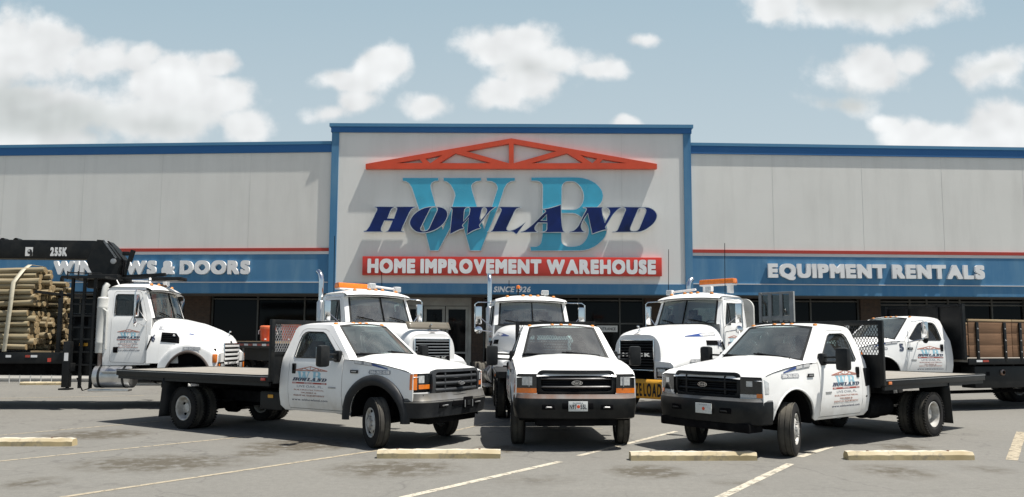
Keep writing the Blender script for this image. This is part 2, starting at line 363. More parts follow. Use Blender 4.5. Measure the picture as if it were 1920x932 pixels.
class MB:
    def __init__(s):
        s.bm = bmesh.new(); s.mats = []
    def mi(s, m):
        m = M[m] if isinstance(m, str) else m
        if m not in s.mats: s.mats.append(m)
        return s.mats.index(m)
    def faces(s, verts, faces, mat):
        k = s.mi(mat); bv = [s.bm.verts.new(v) for v in verts]; out = []
        for f in faces:
            try:
                q = s.bm.faces.new([bv[i] for i in f]); q.material_index = k; q.smooth = True; out.append(q)
            except ValueError: pass
        return out
    def box(s, c, d, mat, bev=0., rot=None, taper=None):
        k = s.mi(mat); m = Matrix.Translation(Vector(c)) @ (rot.to_4x4() if rot else Matrix.Identity(4))
        b2 = bmesh.new(); bmesh.ops.create_cube(b2, size=1)
        for v in b2.verts:
            v.co = Vector((v.co.x*d[0], v.co.y*d[1], v.co.z*d[2]))
            if taper: taper(v.co)
        if bev > 0: bmesh.ops.bevel(b2, geom=b2.edges[:], offset=min(bev, min(d)*.45), segments=2, affect='EDGES', profile=.6)
        b2.verts.index_update()
        s.faces([m @ v.co for v in b2.verts], [[v.index for v in f.verts] for f in b2.faces], mat); b2.free(); return s
    def bar(s, p0, p1, w, h, mat, up=(0, 0, 1), bev=0.):
        p0, p1 = Vector(p0), Vector(p1); x = (p1-p0); L = x.length; x.normalize(); u = Vector(up)
        y = u.cross(x)
        if y.length < 1e-4: y = Vector((0, 1, 0)).cross(x)
        y.normalize(); z = x.cross(y)
        return s.box((p0+p1)/2, (L, w, h), mat, bev, Matrix((x, y, z)).transposed())
    def tube(s, pts, r, mat, n=8, cap=True):
        pts = [Vector(p) for p in pts]; rs = r if isinstance(r, (list, tuple)) else [r]*len(pts)
        vs, fs = [], []; t0 = (pts[1]-pts[0]).normalized()
        a = t0.orthogonal().normalized()
        for i, p in enumerate(pts):
            t = ((pts[min(i+1, len(pts)-1)]-pts[max(i-1, 0)])).normalized()
            a = (a-t*a.dot(t)).normalized(); b = t.cross(a)
            for k in range(n):
                th = 2*PI*k/n; vs.append(p+(a*math.cos(th)+b*math.sin(th))*rs[i])
        for i in range(len(pts)-1):
            for k in range(n): fs.append((i*n+k, i*n+(k+1) % n, (i+1)*n+(k+1) % n, (i+1)*n+k))
        if cap: fs += [tuple(range(n-1, -1, -1)), tuple(range((len(pts)-1)*n, len(pts)*n))]
        s.faces(vs, fs, mat); return s
    def lathe(s, prof, org, axis, mat, n=28, mats=None):
        # prof: list of (distance along the axis, radius)
        ax = Vector(axis).normalized(); a = ax.orthogonal().normalized(); b = ax.cross(a); o = Vector(org)
        rows = len(prof); vs = [o+ax*h+(a*math.cos(2*PI*k/n)+b*math.sin(2*PI*k/n))*max(r, 1e-4) for h, r in prof for k in range(n)]
        if mats:
            for i in range(rows-1):
                s.faces([vs[j] for j in range(i*n, (i+2)*n)], [(k, (k+1) % n, n+(k+1) % n, n+k) for k in range(n)], mats[i])
        else:
            s.faces(vs, [(i*n+k, i*n+(k+1) % n, (i+1)*n+(k+1) % n, (i+1)*n+k) for i in range(rows-1) for k in range(n)], mat)
        return s
    def sheet(s, loops, fn, mat, res=None, thick=0., out=None, edge=None):
        vs, tr = triangulate(loops, res)
        P3 = [Vector(fn(*v)) for v in vs]
        nr = [Vector() for _ in P3]
        for t in tr:
            n = (P3[t[1]]-P3[t[0]]).cross(P3[t[2]]-P3[t[0]])
            for i in t: nr[i] += n
        if out is not None and sum((n.dot(Vector(out)) for n in nr), 0) < 0:
            tr = [t[::-1] for t in tr]; nr = [-n for n in nr]
        res_f = s.faces(P3, tr, mat)
        if thick:
            Q = [p-(n.normalized() if n.length > 0 else n)*thick for p, n in zip(P3, nr)]
            s.faces(Q, [t[::-1] for t in tr], edge or mat)
            cnt = {}
            for t in tr:
                for a, b in ((t[0], t[1]), (t[1], t[2]), (t[2], t[0])):
                    if (b, a) in cnt: del cnt[(b, a)]
                    else: cnt[(a, b)] = 1
            for (a, b) in cnt: s.faces([P3[b], P3[a], Q[a], Q[b]], [(0, 1, 2, 3)], edge or mat)
        return res_f
    def grid(s, fn, nu, nv, mat, flip=False):
        vs = [fn(i/nu, j/nv) for i in range(nu+1) for j in range(nv+1)]
        fs = [(i*(nv+1)+j, (i+1)*(nv+1)+j, (i+1)*(nv+1)+j+1, i*(nv+1)+j+1) for i in range(nu) for j in range(nv)]
        if flip: fs = [f[::-1] for f in fs]
        return s.faces(vs, fs, mat)
    def extrude(s, loops, fn, d0, d1, mat, side=None, rim=0., rimmat=None, back=True):
        # loops in 2-D, fn(u, v, depth); face at depth d1
        vs, tr = triangulate(loops)
        f = s.sheet2(vs, tr, [fn(u, v, d1) for u, v in vs], mat, Vector(fn(0, 0, d1))-Vector(fn(0, 0, d0)))
        if back: s.sheet2(vs, tr, [fn(u, v, d0) for u, v in vs], side or mat, Vector(fn(0, 0, d0))-Vector(fn(0, 0, d1)))
        for lp in loops:
            n = len(lp); vv = [fn(u, v, d1) for u, v in lp]+[fn(u, v, d0) for u, v in lp]
            s.faces(vv, [(i, (i+1) % n, n+(i+1) % n, n+i) for i in range(n)], side or mat)
        if rim:
            bmesh.ops.remove_doubles(s.bm, verts=list({v for q in f for v in q.verts}), dist=1e-5)
            f = [q for q in f if q.is_valid]
            r = bmesh.ops.inset_region(s.bm, faces=f, thickness=rim, depth=0, use_even_offset=False, use_boundary=True)
            k = s.mi(rimmat)
            for q in r['faces']: q.material_index = k
        return s
    def sheet2(s, vs, tr, P3, mat, out):
        n = Vector()
        for t in tr: n += (Vector(P3[t[1]])-Vector(P3[t[0]])).cross(Vector(P3[t[2]])-Vector(P3[t[0]]))
        if n.dot(out) < 0: tr = [t[::-1] for t in tr]
        return s.faces(P3, tr, mat)
    def build(s, name, parent=None, sharp=38, fix=False, merge=True, flat=False):
        if merge: bmesh.ops.remove_doubles(s.bm, verts=s.bm.verts[:], dist=2e-4)
        if fix: bmesh.ops.recalc_face_normals(s.bm, faces=s.bm.faces[:])
        me = bpy.data.meshes.new(name); s.bm.to_mesh(me); s.bm.free()
        for m in s.mats: me.materials.append(m)
        if flat: me.polygons.foreach_set('use_smooth', [False]*len(me.polygons))
        else: me.set_sharp_from_angle(angle=R(sharp))
        o = bpy.data.objects.new(name, me); C.objects.link(o)
        if parent: o.parent = parent
        return o

def tag(o, label=None, cat=None, group=None, kind=None):
    if label: o['label'] = label
    if cat: o['category'] = cat
    if group: o['group'] = group
    if kind: o['kind'] = kind
    return o
def empty(name, loc, label, cat, rz=0., group=None, sc=1.0):
    o = bpy.data.objects.new(name, None); C.objects.link(o); o.location = loc; o.rotation_euler = (0, 0, rz); o.scale = (sc, sc, sc)
    o.empty_display_size = .2
    return tag(o, label, cat, group)

# ------------------------------------------------------------------ lettering
_gl = {}
def raw_glyph(ch):
    c = bpy.data.curves.new('g', 'FONT'); c.body = ch; c.resolution_u = 6
    o = bpy.data.objects.new('g', c); C.objects.link(o)
    dg = bpy.context.evaluated_depsgraph_get(); dg.update()
    me = o.evaluated_get(dg).to_mesh()
    v = [(p.co.x, p.co.y) for p in me.vertices]; t = []
    for p in me.polygons:
        vi = list(p.vertices)
        for i in range(1, len(vi)-1): t.append((vi[0], vi[i], vi[i+1]))
    bpy.data.objects.remove(o); bpy.data.curves.remove(c)
    return np.array(v), t
CAPH = None
def simplify(p, tol):
    if len(p) < 3: return p
    a, b = np.array(p[0]), np.array(p[-1]); q = np.array(p); d = b-a; L = np.hypot(*d)
    dist = np.hypot(*(q-a).T) if L < 1e-9 else abs(d[0]*(q[:, 1]-a[1])-d[1]*(q[:, 0]-a[0]))/L
    i = int(dist.argmax())
    if dist[i] < tol: return [p[0], p[-1]]
    return simplify(p[:i+1], tol)[:-1]+simplify(p[i:], tol)
def contours(F, iso=.5):
    segs = {}
    H, W = F.shape; Bm = F > iso
    mixed = (Bm[:-1, :-1].astype(int)+Bm[1:, :-1]+Bm[:-1, 1:]+Bm[1:, 1:])
    ys, xs = np.nonzero((mixed > 0) & (mixed < 4))
    def key(y, x, e): return {0: (y, x, 'h'), 1: (y, x+1, 'v'), 2: (y+1, x, 'h'), 3: (y, x, 'v')}[e]
    def pos(k):
        y, x, t = k
        if t == 'h': f = (iso-F[y, x])/(F[y, x+1]-F[y, x]); return (x+f, float(y))
        f = (iso-F[y, x])/(F[y+1, x]-F[y, x]); return (float(x), y+f)
    TB = {1: [(3, 0)], 2: [(0, 1)], 3: [(3, 1)], 4: [(1, 2)], 5: [(3, 0), (1, 2)], 6: [(0, 2)], 7: [(3, 2)], 8: [(2, 3)], 9: [(2, 0)], 10: [(0, 1), (2, 3)], 11: [(2, 1)], 12: [(1, 3)], 13: [(1, 0)], 14: [(0, 3)]}
    for y, x in zip(ys, xs):
        c = int(Bm[y, x])+2*int(Bm[y, x+1])+4*int(Bm[y+1, x+1])+8*int(Bm[y+1, x])
        for a, b in TB[c]: segs[key(y, x, a)] = key(y, x, b)
    loops = []
    while segs:
        k0, nx = segs.popitem(); lp = [k0]
        while nx != k0 and nx in segs: lp.append(nx); nx = segs.pop(nx)
        if len(lp) > 5: loops.append([pos(k) for k in lp])
    return loops
def glyph(ch, bold):
    """outline loops of a letter in cap-height units, with its ink width"""
    global CAPH
    if (ch, bold) in _gl: return _gl[(ch, bold)]
    if CAPH is None: CAPH = raw_glyph('H')[0][:, 1].max()
    v, t = raw_glyph(ch); v = v/CAPH
    RES = 90; pad = 16; r = bold*RES
    x0, y0 = v.min(0); x1, y1 = v.max(0)
    W = int((x1-x0)*RES)+2*pad; H = int((y1-y0)*RES)+2*pad
    q = (v-(x0, y0))*RES+pad; A = np.zeros((H, W), bool)
    for a, b, c in t:
        P = q[[a, b, c]]; lo = np.maximum(np.floor(P.min(0)).astype(int)-1, 0); hi = np.minimum(np.ceil(P.max(0)).astype(int)+2, (W, H))
        yy, xx = np.mgrid[lo[1]:hi[1], lo[0]:hi[0]]
        def e(m, n): return (n[0]-m[0])*(yy-m[1])-(n[1]-m[1])*(xx-m[0])
        e0, e1, e2 = e(P[0], P[1]), e(P[1], P[2]), e(P[2], P[0])
        A[lo[1]:hi[1], lo[0]:hi[0]] |= ((e0 >= 0) & (e1 >= 0) & (e2 >= 0)) | ((e0 <= 0) & (e1 <= 0) & (e2 <= 0))
    if r > .5:
        k = int(math.ceil(r)); Bd = A.copy()
        for dy in range(-k, k+1):
            for dx in range(-k, k+1):
                if (abs(dx)/r)**9+(abs(dy)/r)**9 <= 1.0:
                    Bd |= np.roll(np.roll(A, dy, 0), dx, 1)
        A = Bd
    F = A.astype(float)
    for _ in range(2):
        F = (np.roll(F, 1, 0)+2*F+np.roll(F, -1, 0))/4; F = (np.roll(F, 1, 1)+2*F+np.roll(F, -1, 1))/4
    out = []
    k = 1.0/(1+2*bold)
    for lp in contours(F):
        h = len(lp)//2; s = simplify(lp[:h+1], .3)[:-1]+simplify(lp[h:]+lp[:1], .3)[:-1]
        if len(s) >= 3: out.append([(((x-pad)/RES+bold)*k, ((y-pad)/RES+y0+bold)*k) for x, y in s])
    res = (out, ((x1-x0)+2*bold)*k)
    _gl[(ch, bold)] = res; return res
def layout(text, bold, gap=.10, space=.42):
    """letters placed side by side; returns [(char, loops)], total width (cap height = 1)"""
    x = 0.; out = []
    for ch in text:
        if ch == ' ': x += space-gap; continue
        lp, w = glyph(ch, bold); out.append((ch, [[(u+x, v) for u, v in l] for l in lp])); x += w+gap
    return out, x-gap
def fit(text, bold, x0, x1, z0, z1, gap=.10, space=.42, slant=0.):
    L, w = layout(text, bold, gap, space); sx = (x1-x0)/w; sz = (z1-z0)
    return [(c, [[(x0+u*sx+slant*v*sz, z0+v*sz) for u, v in l] for l in lp]) for c, lp in L]

def dashes(x0, x1, z0, z1, n=5):
    """the unreadable small lettering of the hood decals: a row of upright strokes in two groups"""
    out = []; w = (x1-x0)/(2*n+1.6)
    for g in (0, 1):
        for i in range(n):
            a = x0+(g*(n+1.6)+i)*w; out.append([[(a, z0), (a+w*.72, z0), (a+w*.72, z1), (a, z1)]])
    return [l for l in out]

# outlines of the big serif sign letters (sign units are photo pixels of the sign)
def tr(pts, ox, oy, k): return [(ox+x/k, oy+y/k) for x, y in pts]
S_W = [tr([(92,55),(500,55),(500,95),(455,100),(425,118),(415,145),(420,185),(480,400),(546,635),(640,400),(680,260),(674,225),(660,195),(630,140),(590,107),(550,95),(550,55),(980,55),(980,95),(920,103),(885,125),(872,150),(880,200),(935,380),(1011,632),(1090,385),(1155,180),(1152,155),(1135,125),(1095,103),(1035,95),(1035,55),(1360,55),(1360,95),(1310,103),(1270,130),(1240,180),(1175,385),(1050,690),(975,880),(850,880),(795,690),(729,442),(620,650),(498,880),(400,880),(350,690),(275,420),(215,235),(195,175),(165,125),(130,103),(92,95)],740,325,6.0125)]
S_B = [tr([(92,50),(560,45),(630,48),(680,55),(735,70),(780,90),(820,113),(850,140),(875,168),(895,200),(903,225),(908,255),(906,285),(898,315),(880,348),(855,378),(820,405),(870,440),(905,480),(930,530),(945,590),(950,640),(945,680),(930,720),(908,752),(880,780),(845,812),(800,840),(750,862),(700,875),(650,881),(600,882),(90,882),(80,830),(150,825),(180,812),(198,790),(207,750),(215,700),(220,160),(215,135),(203,118),(185,106),(160,98),(92,95)],980,325,6.0115),
       tr([(445,160),(452,138),(465,120),(485,108),(510,103),(560,103),(590,112),(620,135),(645,163),(660,190),(673,220),(680,255),(678,300),(668,335),(652,362),(630,388),(598,405),(560,412),(440,412)],980,325,6.0115),
       tr([(440,458),(560,460),(592,467),(620,480),(652,502),(680,530),(706,565),(725,600),(734,630),(735,660),(728,695),(715,730),(695,762),(670,790),(638,810),(600,820),(560,824),(520,825),(490,820),(465,808),(448,790),(440,760)],980,325,6.0115)]
k_ = 10.667
S_HOWLAND = [
 [tr([(255,97),(650,97),(655,125),(625,138),(605,155),(580,200),(525,330),(640,330),(700,150),(698,132),(680,120),(690,97),(1085,97),(1080,125),(1035,135),(1005,155),(960,220),(830,500),(800,570),(815,583),(850,590),(860,608),(465,608),(480,590),(510,580),(530,560),(560,500),(610,390),(460,390),(405,520),(398,550),(402,575),(430,590),(425,610),(45,610),(35,580),(75,575),(100,560),(150,490),(300,170),(302,145),(290,130),(262,125)],680,380,k_)],
 [tr([(950,430),(955,385),(975,340),(1007,288),(1050,240),(1110,190),(1180,150),(1248,122),(1320,105),(1390,97),(1460,95),(1530,99),(1590,110),(1640,130),(1680,160),(1705,196),(1718,240),(1716,290),(1700,340),(1670,397),(1630,450),(1580,498),(1520,540),(1458,574),(1390,600),(1320,619),(1250,630),(1180,630),(1120,620),(1068,599),(1020,560),(986,520),(960,475)],680,380,k_),
  tr([(1370,150),(1395,128),(1430,118),(1465,116),(1490,122),(1505,140),(1502,170),(1400,390),(1335,535),(1305,565),(1260,580),(1215,580),(1185,562),(1178,535),(1220,450)],680,380,k_)],
 [tr([(150,105),(1086,105),(1055,120),(1025,143),(985,172),(950,205),(880,290),(745,470),(750,495),(775,512),(760,537),(720,548),(680,562),(635,580),(590,602),(540,632),(490,657),(525,330),(410,470),(412,495),(440,513),(430,542),(370,557),(315,580),(260,607),(205,635),(150,654),(195,170),(188,145),(165,130)],830,380,k_),
  tr([(480,135),(505,122),(530,122),(545,138),(547,165),(540,215),(530,260),(425,390),(445,200),(455,160)],830,380,k_),
  tr([(795,165),(805,140),(830,127),(852,130),(870,143),(880,165),(878,195),(850,260),(760,380),(758,330)],830,380,k_)],
 [tr([(1102,105),(1565,105),(1560,130),(1520,137),(1485,152),(1460,178),(1440,212),(1290,530),(1288,552),(1310,572),(1350,572),(1400,560),(1450,540),(1500,512),(1580,460),(1660,405),(1490,650),(1460,657),(1435,635),(1415,618),(1370,606),(890,606),(905,590),(955,588),(985,570),(1005,540),(1165,190),(1168,160),(1155,140)],830,380,k_)],
 [tr([(610,145),(665,140),(720,130),(785,113),(850,95),(915,75),(975,57),(985,300),(1000,480),(1020,570),(1035,590),(1065,600),(1060,617),(562,617),(580,600),(640,592),(672,578),(684,550),(690,430),(520,430),(470,490),(458,520),(462,555),(490,585),(520,600),(510,617),(165,617),(170,592),(215,582),(260,562),(330,512),(400,452),(480,375),(560,290),(665,195),(655,178),(625,165)],960,380,k_),
  tr([(685,265),(685,375),(575,375)],960,380,k_)],
 [tr([(335,110),(745,110),(728,130),(725,160),(735,250),(775,420),(860,250),(866,215),(860,180),(840,150),(805,132),(800,110),(1108,110),(1070,145),(1025,178),(980,222),(935,275),(900,330),(850,415),(790,510),(800,530),(840,547),(820,567),(760,575),(700,592),(610,622),(520,652),(435,240),(380,330),(330,420),(312,470),(310,510),(330,560),(360,585),(400,595),(390,617),(60,617),(70,592),(110,585),(150,570),(200,530),(240,482),(290,390),(330,300),(400,170),(405,150),(390,138),(345,130)],1060,380,k_)],
 [tr([(1128,105),(1580,105),(1640,111),(1690,127),(1740,155),(1780,192),(1805,230),(1818,272),(1815,315),(1800,360),(1775,405),(1740,450),(1695,493),(1640,532),(1590,565),(1540,588),(1485,607),(1430,615),(920,615),(930,592),(980,588),(1008,570),(1030,535),(1180,170),(1180,145),(1160,132)],1060,380,k_),
  tr([(1440,165),(1460,145),(1490,136),(1535,135),(1568,145),(1585,170),(1578,215),(1470,480),(1450,530),(1425,560),(1390,575),(1340,580),(1300,575),(1285,555),(1290,520)],1060,380,k_)]]
def truss_loops():
    k = 6.62; X = 1845
    half = [(48,360),(X,45)]
    outer = [(48,420),(48,360),(X,45),(2*X-48,360),(2*X-48,420)]
    hs = [[(420,352),(715,302),(755,348)],[(785,295),(995,250),(845,352)],[(960,350),(1155,228),(1600,352)],[(1290,203),(1815,110),(1815,352)]]
    lo = [outer]
    for h in hs: lo.append(h); lo.append([(2*X-x, y) for x, y in h])
    return [tr(l, 680, 255, k) for l in lo]
S_TRUSS = truss_loops()
# ------------------------------------------------------------------ ground
def asphalt():
    t = NT('old_asphalt'); V = t.tc.outputs['Object']
    n1 = t.noise(.22, 8, .6); n2 = t.noise(1.3, 8, .65); n3 = t.noise(60, 3, .7); n4 = t.noise(11, 6, .7); n5 = t.noise(.9, 9, .7, stretch=(.35, 1, 1))
    c = t.mix(t.rng(n1, .3, .7), (.208, .20, .178), (.168, .163, .149))
    c = t.mix(t.rng(n2, .35, .75, 0, .6), c, (.232, .224, .20))
    c = t.mix(t.rng(n4, .42, .62, 0, .45), c, (.138, .133, .119))
    c = t.mix(t.rng(n5, .58, .74, 0, .35), c, (.28, .27, .24))
    c = t.mix(t.rng(n3, .38, .62, 0, .55), c, (.125, .121, .11))
    # oil and dirt drips where cars have stood
    X, Y, Z = t.sep()
    acc = None
    for (px, py, rx, ry, w) in STAINS:
        g = ground(px, py); a = rx/FPX*g.y; b = ry*g.y*g.y/(FPX*EYE)
        d = t.math('SQRT', t.math('ADD', t.math('POWER', t.math('MULTIPLY', t.math('SUBTRACT', X, g.x), 1/a), 2.0), t.math('POWER', t.math('MULTIPLY', t.math('SUBTRACT', Y, g.y), 1/b), 2.0)))
        f = t.math('MULTIPLY', t.math('SUBTRACT', 1.0, d, clamp=True), w)
        acc = f if acc is None else t.math('MAXIMUM', acc, f)
    sn = t.noise(4.5, 8, .7); s = t.math('MULTIPLY', t.math('MULTIPLY', acc, 3.2), t.rng(sn, .38, .62), clamp=True)
    c = t.mix(t.math('MULTIPLY', s, .8), c, (.070, .058, .040))
    # hairline cracks
    vo = t.new('ShaderNodeTexVoronoi', feature='DISTANCE_TO_EDGE'); vo.inputs['Scale'].default_value = .42
    wv_ = t.new('ShaderNodeVectorMath', operation='ADD'); nn = t.new('ShaderNodeTexNoise'); nn.inputs['Scale'].default_value = 1.7; nn.inputs['Detail'].default_value = 6; t.l.new(V, nn.inputs['Vector'])
    vs = t.new('ShaderNodeVectorMath', operation='SCALE'); vs.inputs['Scale'].default_value = 1.1; t.l.new(nn.outputs['Color'], vs.inputs[0])
    t.l.new(V, wv_.inputs[0]); t.l.new(vs.outputs[0], wv_.inputs[1]); t.l.new(wv_.outputs[0], vo.inputs['Vector'])
    crack = t.math('MULTIPLY', t.rng(vo.outputs['Distance'], .004, .016, 1, 0), t.rng(n1, .42, .55, .0, .5))
    c = t.mix(crack, c, (.09, .085, .08))
    speck = t.rng(t.noise(26, 2, .4), .72, .78); c = t.mix(t.math('MULTIPLY', speck, .35), c, (.42, .41, .39))
    t.col(c); t.p(rough=.88, spec=.3); t.bump(t.math('ADD', n3, t.math('MULTIPLY', n4, .6)), .35, .012); return t.m
M['joint'] = wall_paint('wall_joint_sealant', (.66, .65, .61), (.56, .55, .515))
STAINS = [(560,835,120,14,1.0),(300,868,190,20,.8),(180,815,110,11,1.0),(740,878,150,20,.75),(940,842,60,9,1.1),(1215,884,90,15,.9),(1680,884,90,17,.5),(1690,838,60,7,.8),(60,905,70,14,.5),(1380,905,60,8,.3),(1000,900,100,12,.25),(1850,880,60,10,.35),(480,850,60,8,.7)]
M['asphalt'] = asphalt()
mb = MB()
xs = [-900, -300, -80, -40, -20, 0, 20, 40, 80, 300, 900]; ys = [-900, -200, -40, 0, 12, 24, 40, 80, 300, 900]
mb.faces([(x, y, 0) for x in xs for y in ys], [(i*len(ys)+j, (i+1)*len(ys)+j, (i+1)*len(ys)+j+1, i*len(ys)+j+1) for i in range(len(xs)-1) for j in range(len(ys)-1)], 'asphalt')
tag(mb.build('ground'), kind='structure')

def line(a, b, w, mat, h=.004):
    A, B = ground(*a), ground(*b); d = (B-A); n = Vector((-d.y, d.x, 0)).normalized()*w/2; k = max(2, int(d.length/.25))
    mb = MB(); vs = []
    for i in range(k+1):
        p = A+d*(i/k); j = 1+random.uniform(-.08, .05)
        for s in (-1, 1): q = p+n*s*j; vs.append((q.x, q.y, h))
    mb.faces(vs, [(2*i, 2*i+1, 2*i+3, 2*i+2) for i in range(k)], mat)
    return tag(mb.build('parking_line'), kind='structure')
for a, b, w, m in [((752,934),(1050,866),.115,'line'),((1085,855),(1268,809),.10,'line'),((1325,945),(1482,870),.115,'line'),((1500,857),(1558,838),.105,'line'),
                   ((60,941),(720,843),.085,'line_faint'),((-60,871),(470,818),.075,'line_faint'),((-40,820),(300,790),.07,'line_faint'),((1897,863),(1915,810),.16,'line_faint'),
                   ((800,820),(930,790),.06,'line_faint'),((955,804),(1130,804),.05,'line_faint'),((870,760),(960,760),.07,'line_faint'),((1840,762),(1990,764),.1,'line_faint'),((-60,748),(270,742),.09,'line_faint')]:
    line(a, b, w, m)

def wheel_stop(px0, px1, py, label, chip=0):
    a, b = ground(px0, py), ground(px1, py); L = (b-a).length; mb = MB(); n = 22; rnd = random.Random(px0)
    prof = [(-.085, 0), (-.085, .075), (-.05, .125), (.05, .125), (.085, .075), (.085, 0)]
    vs = []
    for i in range(n+1):
        x = -L/2+L*i/n; e = 0.
        for (y, z) in prof:
            q = (1 if 0 < i < n else .93); vs.append((x+rnd.uniform(-.004, .004), y*q+rnd.uniform(-.005, .005), max(0, z*q+(rnd.uniform(-.007, .004) if z > 0 else 0))))
    k = len(prof); fs = [(i*k+j, i*k+j+1, (i+1)*k+j+1, (i+1)*k+j) for i in range(n) for j in range(k-1)]+[tuple(range(k))[::-1], tuple(range(n*k, n*k+k))]
    mb.faces(vs, fs, 'stop')
    o = mb.build('wheel_stop', fix=True, sharp=25); c = (a+b)/2; o.location = (c.x, c.y+.085, 0); o.rotation_euler = (0, 0, math.atan2(b.y-a.y, b.x-a.x))
    tag(o, label, 'wheel stop', 'concrete wheel stops in the car park')
    for s in (-.62, .6):   # rebar pins
        p = MB(); p.lathe([(0, .018), (.012, .018), (.016, .0)], (s, 0, .121), (0, 0, 1), 'rusty', 10); p.build('steel_pin', o)
    return o
wheel_stop(-95, 134, 837, 'yellowed concrete wheel stop cut off by the left edge of the picture')
wheel_stop(706, 938, 860, 'yellowed concrete wheel stop in front of the truck with black wheel flares')
wheel_stop(1183, 1420, 864, 'yellowed concrete wheel stop in front of the black bumper of the right flatbed truck')
wheel_stop(1591, 1828, 863, 'yellowed concrete wheel stop standing alone nearest the right edge')
wheel_stop(36, 124, 722, 'small distant pale wheel stop seen under the bed of the log truck')

# ------------------------------------------------------------------ building
YW, YT, YG = 31.0, 30.93, 34.0       # wing front, tower front, glass line
KL, KR = .058, .036                    # the wings fall back a little from the tower
def Z(py, Y=YW): return at(960, py, Y).z
def Zl(py): return at(619, py, YW).z
XL = at(619, 400, YW).x; XR = at(1297, 400, YW).x
WEND = 26.0
store = empty('store_building', (0, 0, 0), 'wide grey stucco warehouse store with blue trim and a raised centre', 'building')
def slab(pts_fn, mat, name, parent=store, **k):
    mb = MB(); pts_fn(mb); return mb.build(name, parent, **k)
def wing_box(mb, sgn, s0, s1, z0, z1, yf, yb, mat, bev=0):
    """box along a wing: s measured outward from the tower corner; yf/yb offsets from the wing face (+ = towards the car park)"""
    X0 = XL if sgn < 0 else XR; K = KL if sgn < 0 else KR
    def P(s, off, z): return Vector((X0+sgn*s, YW+K*s-off, z))
    v = [P(s, o, z) for s in (s0, s1) for o in (yb, yf) for z in (z0, z1)]
    f = [(0, 1, 3, 2), (4, 6, 7, 5), (0, 4, 5, 1), (2, 3, 7, 6), (1, 5, 7, 3), (0, 2, 6, 4)]
    if sgn < 0: f = [q[::-1] for q in f]
    mb.faces(v, [q[::-1] for q in f], mat)
zz = {k: Zl(v) for k, v in dict(cap=265.5, lip=271, trim=285.5, red0=465, red1=471, white1=476.5, band0=526, ln=528.5, band1=549.5).items()}
for sgn in (-1, 1):
    mb = MB(); wing_box(mb, sgn, 0, WEND, zz['white1'], zz['trim'], 0, -.3, 'stucco'); mb.build('wing_wall', store, flat=True)
    mb = MB(); wing_box(mb, sgn, 0, WEND, zz['trim'], zz['lip'], .065, -.5, 'blue_trim'); mb.build('parapet_trim', store, flat=True)
    mb = MB(); wing_box(mb, sgn, 0, WEND, zz['lip'], zz['cap'], .10, -.6, 'blue_lip'); mb.build('parapet_cap', store, flat=True)
    mb = MB(); wing_box(mb, sgn, 0, WEND, zz['red1'], zz['red0'], .05, .002, 'red_stripe'); mb.build('red_stripe', store, flat=True)
    mb = MB(); wing_box(mb, sgn, 0, WEND, zz['white1'], zz['red1']-.003, .035, .002, 'white_stripe'); mb.build('white_stripe', store, flat=True)
    mb = MB(); wing_box(mb, sgn, 0, WEND, zz['ln']+.003, zz['white1']-.003, .02, -.35, 'blue_wall'); mb.build('sign_band', store, flat=True)
    mb = MB(); wing_box(mb, sgn, 0, WEND, zz['ln']-.035, zz['ln'], .06, -.3, 'white_stripe'); mb.build('white_moulding', store, flat=True)
    mb = MB(); wing_box(mb, sgn, 0, WEND, zz['band1'], zz['ln']-.038, .02, -.35, 'blue_wall'); mb.build('lower_fascia', store, flat=True)
    # panel joints as slim recessed-looking battens
    for s in (3.6, 7.6, 11.2, 14.9, 18.7, 22.4):
        mb = MB(); wing_box(mb, sgn, s, s+.012, zz['white1'], zz['trim'], .004, .001, 'joint'); mb.build('wall_joint', store, flat=True)
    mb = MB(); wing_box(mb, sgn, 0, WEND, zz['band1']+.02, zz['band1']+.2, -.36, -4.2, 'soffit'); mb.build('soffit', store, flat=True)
    # roof and hidden side/back of the store
    mb = MB(); wing_box(mb, sgn, 0, WEND, zz['trim']-.6, zz['trim']-.4, -.6, -30, 'soffit'); mb.build('roof', store, flat=True)
    mb = MB(); wing_box(mb, sgn, WEND-.3, WEND, 0, zz['trim']-.3, -.36, -30, 'stucco'); mb.build('side_wall', store, flat=True)
mb = MB(); mb.box((0, 61, 5), (60, .3, 10), 'stucco'); mb.build('rear_wall', store, flat=True)
# tower
zt = {k: Z(v, YT) for k, v in dict(cap=234, lip=240, trim=250, low=532, strip=551).items()}
tl, tr_, il, ir = at(619, 400, YT).x, at(1297, 400, YT).x, at(632.5, 400, YT).x, at(1283, 400, YT).x
def bx(name, x0, x1, y0, y1, z0, z1, mat, parent=store, bev=0):
    mb = MB(); mb.box(((x0+x1)/2, (y0+y1)/2, (z0+z1)/2), (abs(x1-x0), abs(y1-y0), abs(z1-z0)), mat, bev); return mb.build(name, parent, flat=bev == 0)
bx('tower_wall', il, ir, YT, YT+.6, zt['low'], zt['trim'], 'stucco_tower')
bx('tower_pilaster', tl, il, YT-.05, YT+.9, zz['band1'], zt['trim'], 'blue_wall')
bx('tower_pilaster', ir, tr_, YT-.05, YT+.9, zz['band1'], zt['trim'], 'blue_wall')
bx('parapet_trim', tl-.03, tr_+.03, YT-.10, YT+.9, zt['trim'], zt['lip'], 'blue_trim')
bx('parapet_cap', tl-.1, tr_+.1, YT-.14, YT+1., zt['lip'], zt['cap'], 'blue_lip')
bx('lower_fascia', il, ir, YT-.04, YT+.6, zt['strip'], zt['low']-.003, 'blue_wall')
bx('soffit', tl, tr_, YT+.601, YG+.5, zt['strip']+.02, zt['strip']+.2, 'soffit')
for f in (.27, .58, .82):
    x = il+(ir-il)*f; bx('wall_joint', x, x+.012, YT-.004, YT, zt['low']+.05, zt['trim']-.05, 'joint')
